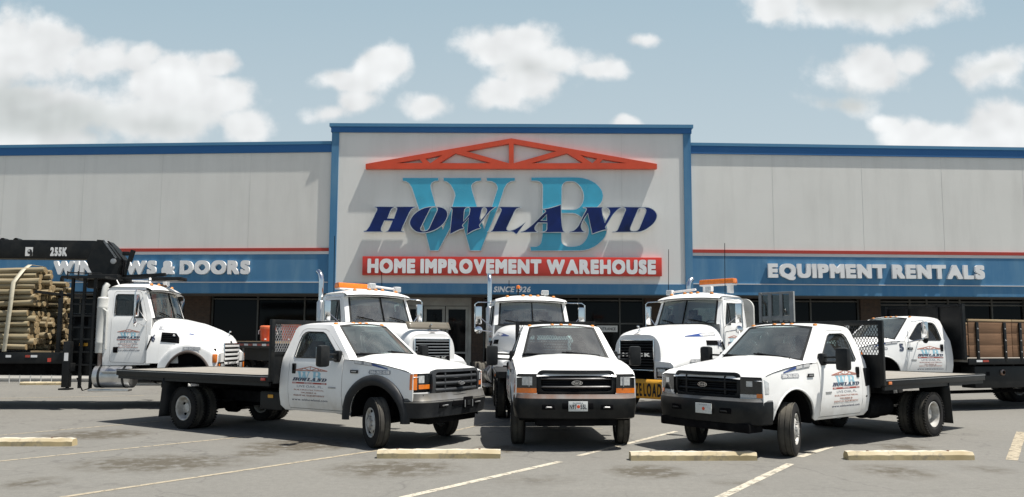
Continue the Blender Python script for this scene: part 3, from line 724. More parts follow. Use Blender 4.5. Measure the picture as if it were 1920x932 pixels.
# storefront under the canopy
SZ = zz['band1']+.02
def gx(px): return at(px, 600, YG).x
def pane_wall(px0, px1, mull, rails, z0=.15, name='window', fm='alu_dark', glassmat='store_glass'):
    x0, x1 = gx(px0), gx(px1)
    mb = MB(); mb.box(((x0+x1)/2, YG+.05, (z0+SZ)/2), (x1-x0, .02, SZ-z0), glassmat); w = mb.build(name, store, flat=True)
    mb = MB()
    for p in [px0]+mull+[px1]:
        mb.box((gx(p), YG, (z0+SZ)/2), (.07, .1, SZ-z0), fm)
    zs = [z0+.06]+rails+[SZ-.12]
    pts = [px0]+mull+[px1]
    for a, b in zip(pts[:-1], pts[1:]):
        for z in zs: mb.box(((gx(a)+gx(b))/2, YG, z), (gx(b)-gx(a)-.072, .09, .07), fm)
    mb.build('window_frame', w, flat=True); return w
bx('brick_pier', gx(-60), gx(60), YG-.2, YG+.3, .15, SZ, 'brick')
pane_wall(62, 338, [150, 245], [])
bx('brick_pier', gx(340), gx(396), YG-.2, YG+.3, .15, SZ, 'brick')
pane_wall(398, 655, [483, 571], [])
bx('brick_pier', gx(657), gx(700), YG-.2, YG+.3, .15, SZ, 'brick')
pane_wall(702, 762, [], [])
# entrance doors: header, jambs, four leaves
e0, e1 = gx(764), gx(881)
bx('door_header', e0, e1, YG-.14, YG+.1, Z(574, YG), SZ-.02, 'alu_frame')
for a, b in ((764, 793), (795, 834), (836, 878)):
    x0, x1 = gx(a), gx(b); h = Z(575, YG); mb = MB(); mb.box(((x0+x1)/2, YG+.03, h/2+.08), (x1-x0, .02, h-.16), 'store_glass'); d = mb.build('entrance_door', store, flat=True)
    mb = MB()
    for x in (x0+.06, x1-.06): mb.box((x, YG, h/2+.08), (.12, .1, h-.16), 'alu_frame')
    for z, t in ((h-.07, .14), (1.05+.15, .08), (.27, .22)): mb.box(((x0+x1)/2, YG, z), (x1-x0-.245, .09, t), 'alu_frame')
    mb.build('door_frame', d, flat=True)
bx('door_jamb', gx(878.6), gx(884), YG-.16, YG+.1, .15, SZ-.02, 'alu_frame')
bx('brick_pier', gx(884.5), gx(906), YG-.2, YG+.3, .15, SZ, 'brick')
pane_wall(907, 1206, [985, 1085, 1162], [Z(606, YG)])
bx('brick_pier', gx(1208), gx(1237), YG-.2, YG+.3, .15, SZ, 'brick')
pane_wall(1239, 1609, [1330, 1425, 1520], [Z(606, YG)])
bx('brick_pier', gx(1611), gx(1648), YG-.2, YG+.3, .15, SZ, 'brick')
pane_wall(1650, 1920, [1706, 1738, 1778, 1800, 1860], [Z(569, YG)])
bx('brick_pier', gx(1922), gx(1990), YG-.2, YG+.3, .15, SZ, 'brick')
bx('shop_interior', -26, 26, YG+3, YG+3.2, 0, SZ+1, 'store_dark')
mb = MB(); mb.box((0, 32.4, .075), (56, 5.2, .15), 'sidewalk', .02); tag(mb.build('pavement'), kind='structure')

# ------------------------------------------------------------------ signs on the wall
def plane_fn(Y0, base, k=0., x0=0.):
    """photo point (u, v) -> point on the wall plane; d = metres out from the wall"""
    def f(u, v, d):
        r = ray(u, v); Yp = (Y0-k*x0)/(1-k*r.x/r.y) if k else Y0
        p = Vector((0, 0, EYE))+r*(Yp/r.y); return Vector((p.x, p.y-base-d, p.z))
    return f
def recenter(root):
    pass
def sign_root(name, pos, label, cat, group=None):
    return empty(name, pos, label, cat, 0, group)
def add_letters(root, letters, fn, d0, d1, mat, side, rim=0, rimmat=None, name='letter', dz=0.):
    inv = root.location
    for i, (ch, lp) in enumerate(letters):
        mb = MB(); e = dz*(i % 2)
        mb.extrude(lp, lambda u, v, d: fn(u, v, d)-inv, d0, d1+e, mat, side, rim, rimmat); mb.build(name, root, sharp=30)
ft = plane_fn(YT, 0)
# truss sign
c = ft(958, 300, 0)
o = MB(); o.extrude([[(u, v) for u, v in l] for l in S_TRUSS], lambda u, v, d: ft(u, v, d)-c, .02, .20, 'truss_red', 'truss_red'); s = o.build('truss_sign', sharp=30); s.location = c
tag(s, 'orange red roof truss emblem mounted above the big initials on the tower wall', 'sign')
m1 = sign_root('initials_sign', ft(945, 400, 0), 'large sky blue serif initials W and B on the tower wall', 'sign')
add_letters(m1, [('W', S_W), ('B', S_B)], ft, .01, .13, 'sign_lblue', 'sign_rim', .03, 'sign_rim')
m2 = sign_root('name_sign', ft(955, 415, 0), 'navy blue slanted serif lettering HOWLAND crossing in front of the sky blue initials', 'sign')
add_letters(m2, list(zip('HOWLAND', S_HOWLAND)), ft, .15, .27, 'sign_navy', 'sign_rim', .028, 'sign_rim', dz=.012)
m3 = sign_root('banner_sign', ft(960, 500, 0), 'long red sign box reading HOME IMPROVEMENT WAREHOUSE under the initials', 'sign')
def skew(L, x0, x1, dy):   # follow the slight tilt of the photograph
    return L
q = [ft(681.5, 482, 0)-m3.location, ft(1239, 483.5, 0)-m3.location, ft(1239, 518.5, 0)-m3.location, ft(681.5, 516.5, 0)-m3.location]
x0, x1, z0, z1 = q[0].x, q[1].x, (q[2].z+q[3].z)/2, (q[0].z+q[1].z)/2
mb = MB(); mb.box(((x0+x1)/2, -.105, (z0+z1)/2), (x1-x0, .20, z1-z0), 'red_sign', .015); mb.build('sign_box', m3)
add_letters(m3, fit('HOME IMPROVEMENT WAREHOUSE', .10, ft(691, 500, 0).x, ft(1228, 500, 0).x, z0+.10*(z1-z0)+m3.location.z, z1-.13*(z1-z0)+m3.location.z, gap=.085, space=.42), lambda u, v, d: Vector((u, YT-d, v)), .18, .225, 'sign_white', 'sign_side_dark')
def band_letters(text, px0, px1, py0, py1, sgn, label, bold=.095):
    K = KL if sgn < 0 else KR; X0 = XL if sgn < 0 else XR
    def wx(px, py=500):
        r = ray(px, py); t = r.x/r.y     # x = t*Y, Y = YW + K*sgn*(x-X0)
        Y = (YW-K*sgn*X0)/(1-K*sgn*t); return t*Y, Y
    a, Ya = wx(px0); b, Yb = wx(px1); zt_ = at(619 if sgn < 0 else 1300, py0, YW).z; zb_ = at(619 if sgn < 0 else 1300, py1, YW).z
    root = sign_root('wall_lettering', ((a+b)/2, (Ya+Yb)/2, zb_), label, 'sign', 'white letters on the blue bands')
    fn = lambda u, v, d: Vector((u, YW+K*sgn*(u-X0)-.02-d, v))
    add_letters(root, fit(text, bold, a, b, zb_, zt_, gap=.10, space=.40), fn, .02, .13, 'sign_white', 'sign_white')
band_letters('WINDOWS & DOORS', 104, 470, 488.5, 514.5, -1, 'raised white lettering WINDOWS & DOORS on the blue band left of the tower')
band_letters('EQUIPMENT RENTALS', 1438, 1842, 493.5, 520, 1, 'raised white lettering EQUIPMENT RENTALS on the blue band right of the tower')
m4 = sign_root('date_lettering', ft(960, 543, 0), 'small white slanted lettering SINCE 1926 on the blue strip above the doors', 'sign')
add_letters(m4, fit('SINCE 1926', .05, ft(925, 543, 0).x, ft(994, 543, 0).x, ft(960, 548, 0).z, ft(960, 537.5, 0).z, gap=.10, space=.45, slant=.2), lambda u, v, d: Vector((u, YT-.04-d, v)), .003, .02, 'sign_white', 'sign_white')
# entrance notice inside the window frame
a, b = at(1121, 612, YG-.1), at(1156, 621, YG-.1)
m5 = empty('entrance_sign', ((a.x+b.x)/2, YG-.08, b.z), 'small white notice reading ENTRANCE on the shop window', 'sign')
mb = MB(); mb.box((0, 0, (a.z-b.z)/2), (b.x-a.x+.1, .02, a.z-b.z+.08), 'white_dec', .004); mb.build('sign_board', m5)
hw, hh = (b.x-a.x)/2, a.z-b.z
mb = MB()
for ch, lp in fit('ENTRANCE', .03, -hw+.04, hw-.04, .04, hh-.05): mb.extrude(lp, lambda u, v, d: Vector((u, -.0105-d, v)), .0, .003, 'black_ink', back=False)
mb.build('sign_lettering', m5)
# ------------------------------------------------------------------ wheels
_wm = {}
def wheel_meshes(kind, rad, wid):
    """rim and tyre meshes, axle along +y, outer face at +y"""
    key = (kind, rad, wid)
    if key in _wm: return _wm[key]
    r, w = rad, wid/2
    rr = rad*.60
    T = MB(); g = .012
    prof = [(-w*.80, rr), (-w*.98, rr+.03), (-w, rr+(r-rr)*.55), (-w*.9, r-.022), (-w*.8, r-.004)]
    for c in (-.5, 0., .5): prof += [(w*(c-.06)*1.3, r), (w*(c-.055)*1.3, r-g), (w*(c+.055)*1.3, r-g), (w*(c+.06)*1.3, r)]
    prof += [(w*.8, r-.004), (w*.9, r-.022), (w, rr+(r-rr)*.55), (w*.98, rr+.03), (w*.80, rr)]
    T.lathe(prof, (0, 0, 0), (0, 1, 0), 'rubber', 44, ['rubber' if i < 4 or i > len(prof)-6 else 'rubber_worn' for i in range(len(prof)-1)])
    if kind.endswith('lug'):     # shoulder lugs
        for k in range(44):
            a = 2*PI*k/44
            for s in (-1, 1): T.box((math.cos(a)*(r-.004), s*w*.84, math.sin(a)*(r-.004)), (.022, w*.34, .030), 'rubber', 0, Matrix.Rotation(-a, 3, 'Y'))
    tm = T.build('tyre', sharp=30)
    Rm = MB()
    if kind.startswith('front'):
        Rm.lathe([(-w*.8, rr), (w*.55, rr-.012), (w*.86, rr-.002), (w*.9, rr-.012), (w*.80, rr-.03), (w*.50, rr-.04), (w*.45, rr*.78), (w*.70, rr*.66), (w*.86, rr*.52), (w*.86, rr*.34), (w*.9, rr*.33), (w*1.12, rr*.30), (w*1.15, rr*.22), (w*1.16, 0)], (0, 0, 0), (0, 1, 0), 'rim', 36)
        hz, hr, nut = w*.60, rr*.72, w*.88
    else:
        Rm.lathe([(-w*.8, rr), (w*.55, rr-.012), (w*.86, rr-.002), (w*.9, rr-.012), (w*.78, rr-.03), (w*.2, rr-.045), (-w*.25, rr*.80), (-w*.45, rr*.66), (-w*.48, rr*.42), (-w*.1, rr*.40), (w*.2, rr*.36), (w*.25, rr*.2), (w*.25, 0)], (0, 0, 0), (0, 1, 0), 'rim', 36)
        hz, hr, nut = -w*.35, rr*.73, -w*.40
    for k in range(5):
        a = 2*PI*k/5+.3; Rm.lathe([(0, 0.001), (.0, rr*.115), (-.03, rr*.115)], (math.cos(a)*hr, hz+.012, math.sin(a)*hr), (0, 1, 0), 'hole', 12)
    for k in range(8):
        a = 2*PI*k/8; Rm.lathe([(0, .013), (.028, .013), (.030, 0.)], (math.cos(a)*rr*.44, nut, math.sin(a)*rr*.44), (0, 1, 0), 'silver', 6)
    rm = Rm.build('wheel', sharp=30)
    _wm[key] = (rm.data, tm.data)
    for o in (rm, tm): bpy.data.objects.remove(o)
    return _wm[key]
def add_wheel(root, x, y, side, kind, rad, wid, steer=0.):
    rm, tm = wheel_meshes(kind, rad, wid)
    w = bpy.data.objects.new('wheel', rm); C.objects.link(w); w.parent = root
    t = bpy.data.objects.new('tyre', tm); C.objects.link(t); t.parent = w
    w.location = (x, y, rad); w.rotation_euler = (0, random.uniform(0, 6), steer+(0 if side > 0 else PI))
    w.rotation_mode = 'XYZ'
    # spin about own axle first, then yaw
    w.rotation_euler = (Matrix.Rotation(steer+(0 if side > 0 else PI), 3, 'Z') @ Matrix.Rotation(random.uniform(0, 6), 3, 'Y')).to_euler()
    return w

# ------------------------------------------------------------------ door emblem and other vinyl
def poly_fit(loops, ref, u0, u1, v0, v1):
    x0, x1, y0, y1 = ref
    return [[(u0+(x-x0)/(x1-x0)*(u1-u0), v1-(y-y0)/(y1-y0)*(v1-v0)) for x, y in l] for l in loops]
def flat_text(text, bold, x0, x1, z0, z1, slant=0., gap=.12):
    return [l for c, l in fit(text, bold, x0, x1, z0, z1, gap, .45, slant)]
def decal_door(parent, fn, w=.84, h=.60, pale=False, short=False):
    """fn(u, v, d): u along the reading direction from the decal centre, v up from its base, d = outward"""
    mb = MB(); d = .0025
    def put(loops, mat, dd=0.): mb.extrude(loops, lambda u, v, q: fn(u, v, q), 0, d+dd, mat, back=False)
    put(poly_fit(S_TRUSS, (687, 1230, 262, 318), -w*.5, w*.5, h*.86, h), 'rust_dec')
    ref = (687, 1230, 333, 472)
    put(poly_fit(S_W, ref, -w*.5, w*.5, h*.56, h*.85), 'lightblue_dec'); put(poly_fit(S_B, ref, -w*.5, w*.5, h*.56, h*.85), 'lightblue_dec')
    for l in S_HOWLAND: put(poly_fit(l, (687, 1230, 385, 441), -w*.5, w*.5, h*.565, h*.675), 'navy_dec', .002)
    put([[(-w*.5, h*.49), (w*.5, h*.49), (w*.5, h*.535), (-w*.5, h*.535)]], 'red_dec')
    for a, b in ((-.47, -.38), (-.14, .12), (.36, .47)):
        for l in flat_text('HOME' if a < -.3 else ('IMPROVE' if a < 0 else 'WARE'), .03, w*a, w*b, h*.498, h*.527): put(l, 'white_dec', .002)
    if not short:
        for l in flat_text('LIVE OAK, FL.', .03, -w*.36, w*.40, h*.385, h*.45): put(l, 'grey_dec')
        for t, a, b in (('BUILDING MATERIAL', -.44, .44), ('TRUSSES &', -.25, .22), ('RENTAL EQUIPMENT', -.45, .45)):
            z = {'B': .295, 'T': .215, 'R': .135}[t[0]]
            for l in flat_text(t, .01, w*a, w*b, h*z, h*(z+.04)): put(l, 'rust_dec')
    for l in flat_text('www.wbhowland.com', .03, -w*.52, w*.52, 0.0, h*.062): put(l, 'navy_dec')
    return mb.build('door_emblem', parent, flat=True)

# ------------------------------------------------------------------ pickup-cab flatbed trucks
WZ = [.40, .50, .56, .62, .70, .735, .77, .85, 1.0, 1.12, 1.22, 1.30, 1.36, 1.40, 1.43, 1.46, 1.60, 1.75, 1.90, 2.0, 2.08]
WW = [.90, .93, .955, .975, .984, .986, 1.0, 1.002, 1.0, .995, .985, .972, .968, .960, .945, .925, .875, .82, .765, .725, .66]
def Wd(x, z):
    w = interp(z, WZ, WW)
    if x > .1: w -= .035*min(1.0, ((x-.1)/.78))**2
    return w
def ford(name, label, cat, axle, fwd, WB=4.24, opt=None, group=None):
    o_ = dict(grille='black', bumper='black', flare=False, bed=(-1.6, 2.26), lift=0., tyre=.405, tw=.235, rear_track=.93, front_track=.885, steer=0., mirror='tow', head='mesh',
              decals=(), plate=None, hood_txt=True, paint='white', deck_z=1.10, scale=1.0, number=None, bedkind='flat')
    o_.update(opt or {}); q = o_; L = q['lift']; P = q['paint']
    rz = math.atan2(fwd[1], fwd[0])
    root = empty(name, (axle[0], axle[1], 0), label, cat, rz, group, q['scale'])
    RA = -WB
    def V(x, y, z): return Vector((x, y, z+L))
    # ---- chassis
    mb = MB()
    for s in (-1, 1):
        mb.bar((.85, s*.42, .60+L*.8), (RA-1.2+(q['bed'][1]-1.2)*-.5, s*.42, .66+L*.8), .08, .20, 'under')
    for x in (.6, -.3, -1.2, -2.2, -3.0, RA+.5, RA-.6): mb.box((x, 0, .63+L*.8), (.09, .84, .12), 'under')
    mb.tube([(0, -q['front_track'], q['tyre']), (0, q['front_track'], q['tyre'])], .05, 'under', 8)
    mb.tube([(RA, -.9, q['tyre']), (RA, .9, q['tyre'])], .075, 'under', 8)
    mb.lathe([(-.16, .06), (-.1, .17), (.1, .17), (.16, .06)], (RA, 0, q['tyre']), (1, 0, 0), 'under', 14)
    mb.tube([(RA, 0, q['tyre']+.03), (-1.2, 0, .55+L)], .05, 'under', 8)
    mb.box((-.35, 0, .62+L*.6), (.9, .6, .30), 'under', .05)
    mb.box((-1.4, .05, .55+L*.8), (.8, .4, .22), 'under', .05)
    mb.tube([(-.6, .3, .42), (-1.8, .35, .45), (-2.5, .3, .42), (RA+.6, .5, .45)], .045, 'under', 8)
    # springs, shocks, inner wheel wells
    for s in (-1, 1):
        mb.bar((RA-.65, s*.5, .56), (RA, s*.5, .46), .07, .05, 'under'); mb.bar((RA, s*.5, .46), (RA+.65, s*.5, .56), .07, .05, 'under')
        mb.tube([(-.05, s*.55, .40), (.05, s*.5, .95+L)], .035, 'under', 8)
        mb.grid(lambda u, v, s=s: Vector((.60*math.cos(PI*u), s*(.40+.50*v), .45+L+.60*math.sin(PI*u))), 14, 1, 'under')
        mb.box((0, s*.42, .75+L), (1.2, .03, .75), 'under')
    mb.build('chassis', root)
    # ---- tanks / boxes beneath
    side = q.get('tank_side', -1)
    mb = MB(); mb.box((-2.72, side*.62, .62+L), (.62, .34, .34), 'black_plastic', .04); mb.box((-2.72, side*.80, .70+L), (.14, .006, .06), 'yellow_ban')
    mb.build('battery_box', root)
    mb = MB(); mb.lathe([(-.45, 0), (-.45, .17), (-.42, .2), (.42, .2), (.45, .17), (.45, 0)], (RA+.98, -side*.50, .56+L*.6), (1, 0, 0), 'under', 20); mb.build('fuel_tank', root)
    # ---- wheels
    for s in (-1, 1):
        add_wheel(root, 0, s*q['front_track'], s, 'front', q['tyre'], q['tw'], q['steer'])
        add_wheel(root, RA, s*(q['rear_track']+.13), s, 'rear_lug', q['tyre'], q['tw']*.97)
        add_wheel(root, RA, s*(q['rear_track']-.15), -s, 'rear_lug', q['tyre'], q['tw']*.97)
    # ---- cab shell: sides with door openings, roof, back
    ztop = lambda x: interp(x, [-2.14, -2.0, -1.6, -1.3, -1.22], [1.995, 2.02, 2.025, 2.005, 1.985])
    mb = MB()
    door = [(-.735, .55), (-2.015, .55), (-2.03, 1.0), (-2.03, 1.44), (-1.985, 1.80), (-1.94, 1.90), (-1.86, 1.935), (-1.38, 1.925), (-1.27, 1.88), (-.80, 1.475), (-.735, 1.405)]
    door_gap = [(x+(.011 if x > -1.2 else -.011), z+(.011 if z > 1.2 else -.011)) for x, z in door]
    side_out = [(-.60, 1.405), (-.727, 1.412), (-.727, .50), (-2.16, .50), (-2.25, .58), (-2.255, 1.0), (-2.235, 1.42), (-2.14, 1.93), (-2.09, 1.985), (-2.0, 2.01), (-1.6, 2.02), (-1.32, 2.01), (-1.225, 1.982)]
    for s in (-1, 1):
        mb.sheet([side_out, door_gap], lambda x, z, s=s: V(x, s*Wd(x, z), z), P, .12, .035, (0, s, 0))
    wtop = lambda x: Wd(x, interp(x, [-2.14, -2.0, -1.6, -1.32, -1.22], [1.93, 2.01, 2.02, 2.01, 1.98]))
    def roof(u, v):
        x = -1.215-.945*u; t = 2*v-1; e = interp(x, [-2.16, -2.09, -2.0, -1.6, -1.32, -1.215], [1.90, 1.985, 2.01, 2.02, 2.01, 1.98])
        w = Wd(x, e); cr = .050*(1-abs(t)**3.4)
        fx = .05*(1-t*t) if u < .08 else 0
        return V(x+fx, t*w, e+cr*min(1, .35+u*6)*min(1, (1-u)*5+.25))
    mb.grid(roof, 16, 18, P, True)
    backx = lambda z: interp(z, [.5, .58, 1.0, 1.42, 1.93, 1.985], [-2.16, -2.25, -2.255, -2.235, -2.14, -2.09])
    bo = [(s*Wd(-2.1, z), z) for s, zs in ((1, [.5, .58, .7, .85, 1.0, 1.2, 1.42, 1.6, 1.8, 1.93]), (-1, [1.93, 1.8, 1.6, 1.42, 1.2, 1.0, .85, .7, .58, .5])) for z in zs]
    rw = [(-.56, 1.46), (.56, 1.46), (.60, 1.50), (.53, 1.82), (.48, 1.86), (-.48, 1.86), (-.53, 1.82), (-.60, 1.50)]
    mb.sheet([bo, rw], lambda y, z: V(backx(z), y, z), P, .14, .03, (-1, 0, 0))
    # rocker underside / floor, inside lining, fire wall
    mb.box((-1.46, 0, .56+L), (1.5, 1.78, .05), 'interior'); mb.box((-.70, 0, .95+L), (.05, 1.8, .86), 'interior'); mb.box((-2.16, 0, .98+L), (.03, 1.72, .82), 'interior')
    cab = mb.build('cab', root)
    g = MB(); g.sheet([[(y*1.0, z) for y, z in rw]], lambda y, z: V(backx(z)+.02, y, z), 'glass_side', None); g.build('rear_window', cab)
    # ---- doors
    win = [(-.93, 1.452), (-1.02, 1.425), (-1.90, 1.425), (-1.955, 1.45), (-1.945, 1.70), (-1.915, 1.82), (-1.86, 1.872), (-1.79, 1.885), (-1.42, 1.875), (-1.335, 1.838), (-.90, 1.475)]
    for s in (-1, 1):
        mb = MB(); mb.sheet([door, win], lambda x, z, s=s: V(x, s*(Wd(x, z)+.002), z), P, .10, .04, (0, s, 0))
        # rubbing strip crease and window seal
        d = mb.build('door', root)
        mb = MB(); n = len(win)
        pts = [V(x, s*(Wd(x, z)+.004), z) for x, z in win]; mb.tube(pts+[pts[0]], .009, 'black_plastic', 6, False); mb.build('window_seal', d)
        mb = MB(); mb.sheet([win], lambda x, z, s=s: V(x, s*(Wd(x, z)-.022), z), 'glass_side', .2, 0, (0, s, 0)); mb.build('door_window', d)
        mb = MB(); yy = Wd(-1.9, 1.2); mb.box((-1.90, s*(yy+.004), 1.235+L), (.085, .03, .18), 'black_plastic', .018); mb.box((-1.90, s*(yy+.018), 1.255+L), (.055, .02, .10), 'hole', .01); mb.build('door_handle', d)
        mb = MB(); zc = .80; mb.box((-.95, s*(Wd(-.95, zc)+.006), .93+L), (.17, .012, .028), 'silver', .004); mb.build('badge', d)
        if s in q['decals']:
            cx = -1.50
            fn = lambda u, v, dd, s=s: V(cx+u*(-s), s*(Wd(cx+u*(-s), .68+v)+.002+dd), .68+v)
            decal_door(d, fn)
    # ---- fenders
    arch = [(.56*math.cos(a), .46+.56*math.sin(a)) for a in [R(k) for k in range(172, 4, -8)]]
    fo = [(-.72, 1.40), (-.72, .50), (-.62, .50)]+arch+[(.60, .56), (.76, .60), (.785, .78), (.785, 1.20), (.62, 1.262), (.2, 1.325), (-.3, 1.385)]
    for s in (-1, 1):
        mb = MB(); mb.sheet([fo], lambda x, z, s=s: V(x, s*(Wd(x, z)+(.012*math.exp(-((math.hypot(x, z-.46)-.60)/.06)**2))), z), P, .09, .02, (0, s, 0))
        f = mb.build('fender', root)
        if q['flare']:
            mb = MB()
            def fl(u, v, s=s):
                a = PI*(1.06-1.12*u); r0 = .545+.17*min(1, v*1.25)
                x, z = r0*math.cos(a), .46+r0*math.sin(a)*(1.0 if z_ok else 1)
                z = max(z, .42); bul = .085*math.sin(PI*min(1, .12+v*.95))
                return V(x, s*(Wd(max(-.7, min(.8, x)), max(.6, z))-.01+bul), z)
            z_ok = True
            mb.grid(fl, 30, 7, 'flare', s > 0); mb.build('wheel_flare', f)
            # lip returning inward
        else:
            mb = MB(); pts = [V(x, s*(Wd(x, z)+.008), z) for x, z in arch]; mb.tube(pts, .014, P, 6); mb.build('arch_lip', f)
        if q['hood_txt']:
            mb = MB()
            def F(u, v, dd, s=s, x0=.1, z0=1.19): return V(x0-s*u, s*(Wd(x0-s*u, z0+v)+.0045+dd), z0+v)
            mb.extrude([[(-.22, -.008), (-.24, .02), (-.22, .062), (.22, .062), (.24, .02), (.22, -.008)]], F, 0, .001, 'grey_dec', back=False)
            for l in flat_text('386-362-1235', .05, -.205, .205, .004, .05): mb.extrude(l, F, 0, .003, 'white_dec', back=False)
            mb.build('phone_decal', f, flat=True)
            mb = MB(); mb.box((-.45 if not q['number'] else -.85, s*(Wd(-.45, 1.2)+.014), 1.215+L), (.17, .012, .055), 'black_plastic', .006); mb.box((-.45 if not q['number'] else -.85, s*(Wd(-.45, 1.2)+.021), 1.215+L), (.11, .004, .022), 'silver', .003); mb.build('badge', f)
    # ---- hood
    def hz(x): return interp(x, [-.66, -.3, .2, .62, .80, .86, .885], [1.412, 1.392, 1.332, 1.268, 1.222, 1.19, 1.15])
    def hood(u, v):
        x = -.66+1.545*u; t = 2*v-1; z = hz(x); w = Wd(min(x, .84), min(z, 1.40)); a = abs(t)
        crown = .085*(1-a**2.2)+.020*(1/(1+math.exp((a-.60)*26)))
        if x > .6: crown *= max(.25, 1-((x-.6)/.30)**2*.75)
        xx = x-(.09*a**4 if x > .70 else .09*a**4*max(0, (x-.2)/.5))
        if u < .01: z -= .02
        return V(xx, t*w, z+crown)
    mb = MB(); mb.grid(hood, 24, 26, P, False)
    hd = mb.build('hood', root, sharp=50)
    for t_ in (0., 1.):
        mb = MB(); mb.tube([hood(k/16, t_)+Vector((0, (.004 if t_ else -.004), -.002)) for k in range(1, 16)], .0065, 'hole', 5); mb.build('hood_gap', hd)
    if q.get('stripe', True):
        for s in (-1, 1):
            mb = MB()
            def H(u, v, dd, s=s):
                x = -.35+u if s < 0 else -.35+u
                return V(x, s*(Wd(x, min(1.40, hz(x)-.02))+.012+dd), hz(x)-.055+v)
            mb.extrude([[(.28, .01), (.62, -.005), (.62, .012), (.28, .05)]], H, 0, .002, 'blue_dec', back=False)
            mb.extrude([[(-.12, -.002), (.27, .0), (.27, .052), (-.12, .056)]], H, 0, .001, 'grey_dec', back=False)
            f_ = dashes(-.11, .26, .006, .046)
            for l in f_:
                mb.extrude([[((.15-a) if s > 0 else a, b) for a, b in k] for k in l], H, 0, .003, 'white_dec', back=False)
            mb.build('name_decal', hd, flat=True)
    # ---- cowl and windshield
    def ws(u, v):       # u up, v across
        t = 2*v-1; zb, zt = 1.408, 1.985
        z = zb+(zt-zb)*u; x = -.60+(-1.222+.60)*u; bow = .17*(1-t*t)*(1-.55*u)
        return V(x+bow, t*Wd(x, z)*.995, z+.055*(1-t*t)*u+.02*(1-t*t)*(1-u))
    mb = MB()
    NV = 40; NU = 22
    for j0, j1, i0, i1, mt in ((0, 3, 0, NU, P), (NV-3, NV, 0, NU, P), (3, NV-3, 0, 2, 'black_plastic'), (3, NV-3, NU-1, NU, 'black_plastic'), (3, 4, 2, NU-1, 'black_plastic'), (NV-4, NV-3, 2, NU-1, 'black_plastic')):
        mb.grid(lambda u, v: ws((i0+(i1-i0)*u)/NU, (j0+(j1-j0)*v)/NV), i1-i0, j1-j0, mt, True)
    mb.build('windshield_frame', cab)
    mb = MB(); i0, i1, j0, j1 = 2, NU-1, 4, NV-4
    mb.grid(lambda u, v: ws((i0+(i1-i0)*u)/NU, (j0+(j1-j0)*v)/NV)-Vector((.012, 0, 0)), 14, 20, 'glass', True)
    wsh = mb.build('windshield', root)
    mb = MB(); mb.grid(lambda u, v: V(-.72+.17*u+.16*(1-(2*v-1)**2), (2*v-1)*.93, 1.405-.03*u+.05*(1-(2*v-1)**2)), 3, 16, 'black_plastic'); mb.build('cowl', root)
    for y0 in (.62, -.12):
        mb = MB(); a = ws(.06, .5+y0/1.9); b = ws(.16 if y0 > .3 else .14, .5+(y0-.62)/1.9)
        mb.tube([a+Vector((.06, 0, -.02)), a+Vector((.035, 0, .03)), b+Vector((.03, 0, .02))], .010, 'black_plastic', 6)
        mb.tube([a.lerp(b, .25)+Vector((.028, 0, .005)), a.lerp(b, 1.12)+Vector((.022, 0, .0))], .014, 'hole', 6); mb.build('wiper', root)
    # ---- cab interior
    mb = MB()
    mb.grid(lambda u, v: V(-.78-.28*u, (2*v-1)*.86, 1.40+.03*math.sin(PI*u)+.03*(1-(2*v-1)**2)-.22*max(0, u-.75)*4*.5), 8, 8, 'dash'); mb.box((-1.0, 0, 1.18+L), (.12, 1.7, .34), 'dash', .04)
    dsh = mb.build('dashboard', root)
    mb = MB(); cyc = [V(-1.13+.07*math.sin(a), .40+.19*math.cos(a), 1.40+.18*math.sin(a)) for a in [2*PI*k/24 for k in range(25)]]
    mb.tube(cyc, .016, 'hole', 8, False); mb.box(V(-1.12, .40, 1.40), (.05, .16, .09), 'dash', .02); mb.tube([V(-1.10, .4, 1.40), V(-.95, .4, 1.30)], .03, 'dash'); mb.build('steering_wheel', dsh)
    mb = MB()
    mb.box(V(-1.55, 0, .95), (.55, 1.5, .20), 'seat', .06)
    mb.box(V(-1.88, 0, 1.26), (.17, 1.5, .60), 'seat', .06, Matrix.Rotation(R(-8), 3, 'Y'))
    for y in (-.42, .42): mb.box(V(-1.93, y, 1.63), (.11, .30, .18), 'seat', .05)
    mb.build('seat', root)
    mb = MB(); mb.box(V(-1.15, 0, 1.86), (.02, .22, .06), 'black_plastic', .015); mb.build('rear_view_mirror', root)
    # ---- roof marker lamps
    for y in (-.60, -.17, 0., .17, .60):
        mb = MB(); zt = roof(.06, .5+y/1.45).z-L; mb.lathe([(0, .042), (.012, .042), (.03, .03), (.038, .0)], V(-1.30, y, zt+.002), (0, 0, 1), 'amber_dome', 14); mb.build('roof_lamp', root)
    # ---- grille
    gz0, gz1, gw = (.872, 1.272, .635) if q['grille'] != 'grey' else (.80, 1.275, .655)
    gxf = lambda y: (.915 if q['grille'] != 'grey' else 1.005)-.075*(y/.6)**2
    def rr_(w, z0, z1, r, n=5):
        pts = []
        for cx, cz, a0 in ((w-r, z1-r, 0), (-w+r, z1-r, 90), (-w+r, z0+r, 180), (w-r, z0+r, 270)):
            for k in range(n+1):
                a = R(a0+90*k/n); pts.append((cx+r*math.cos(a), cz+r*math.sin(a)))
        return pts
    gm = {'black': 'black_plastic', 'silver': 'black_plastic', 'grey': 'grille_grey'}[q['grille']]
    mb = MB(); mb.sheet([rr_(gw, gz0, gz1, .10), rr_(gw-.062, gz0+.055, gz1-.05, .07)], lambda y, z: V(gxf(y)+.02-.02*((z-(gz0+gz1)/2)/.19)**2, y, z), gm, .08, .10, (1, 0, 0))
    gr = mb.build('grille', root)
    mb = MB(); mb.sheet([rr_(gw-.03, gz0+.03, gz1-.03, .08)], lambda y, z: V(gxf(y)-.05, y, z), 'hole', .1, 0, (1, 0, 0)); mb.build('grille_mesh', gr)
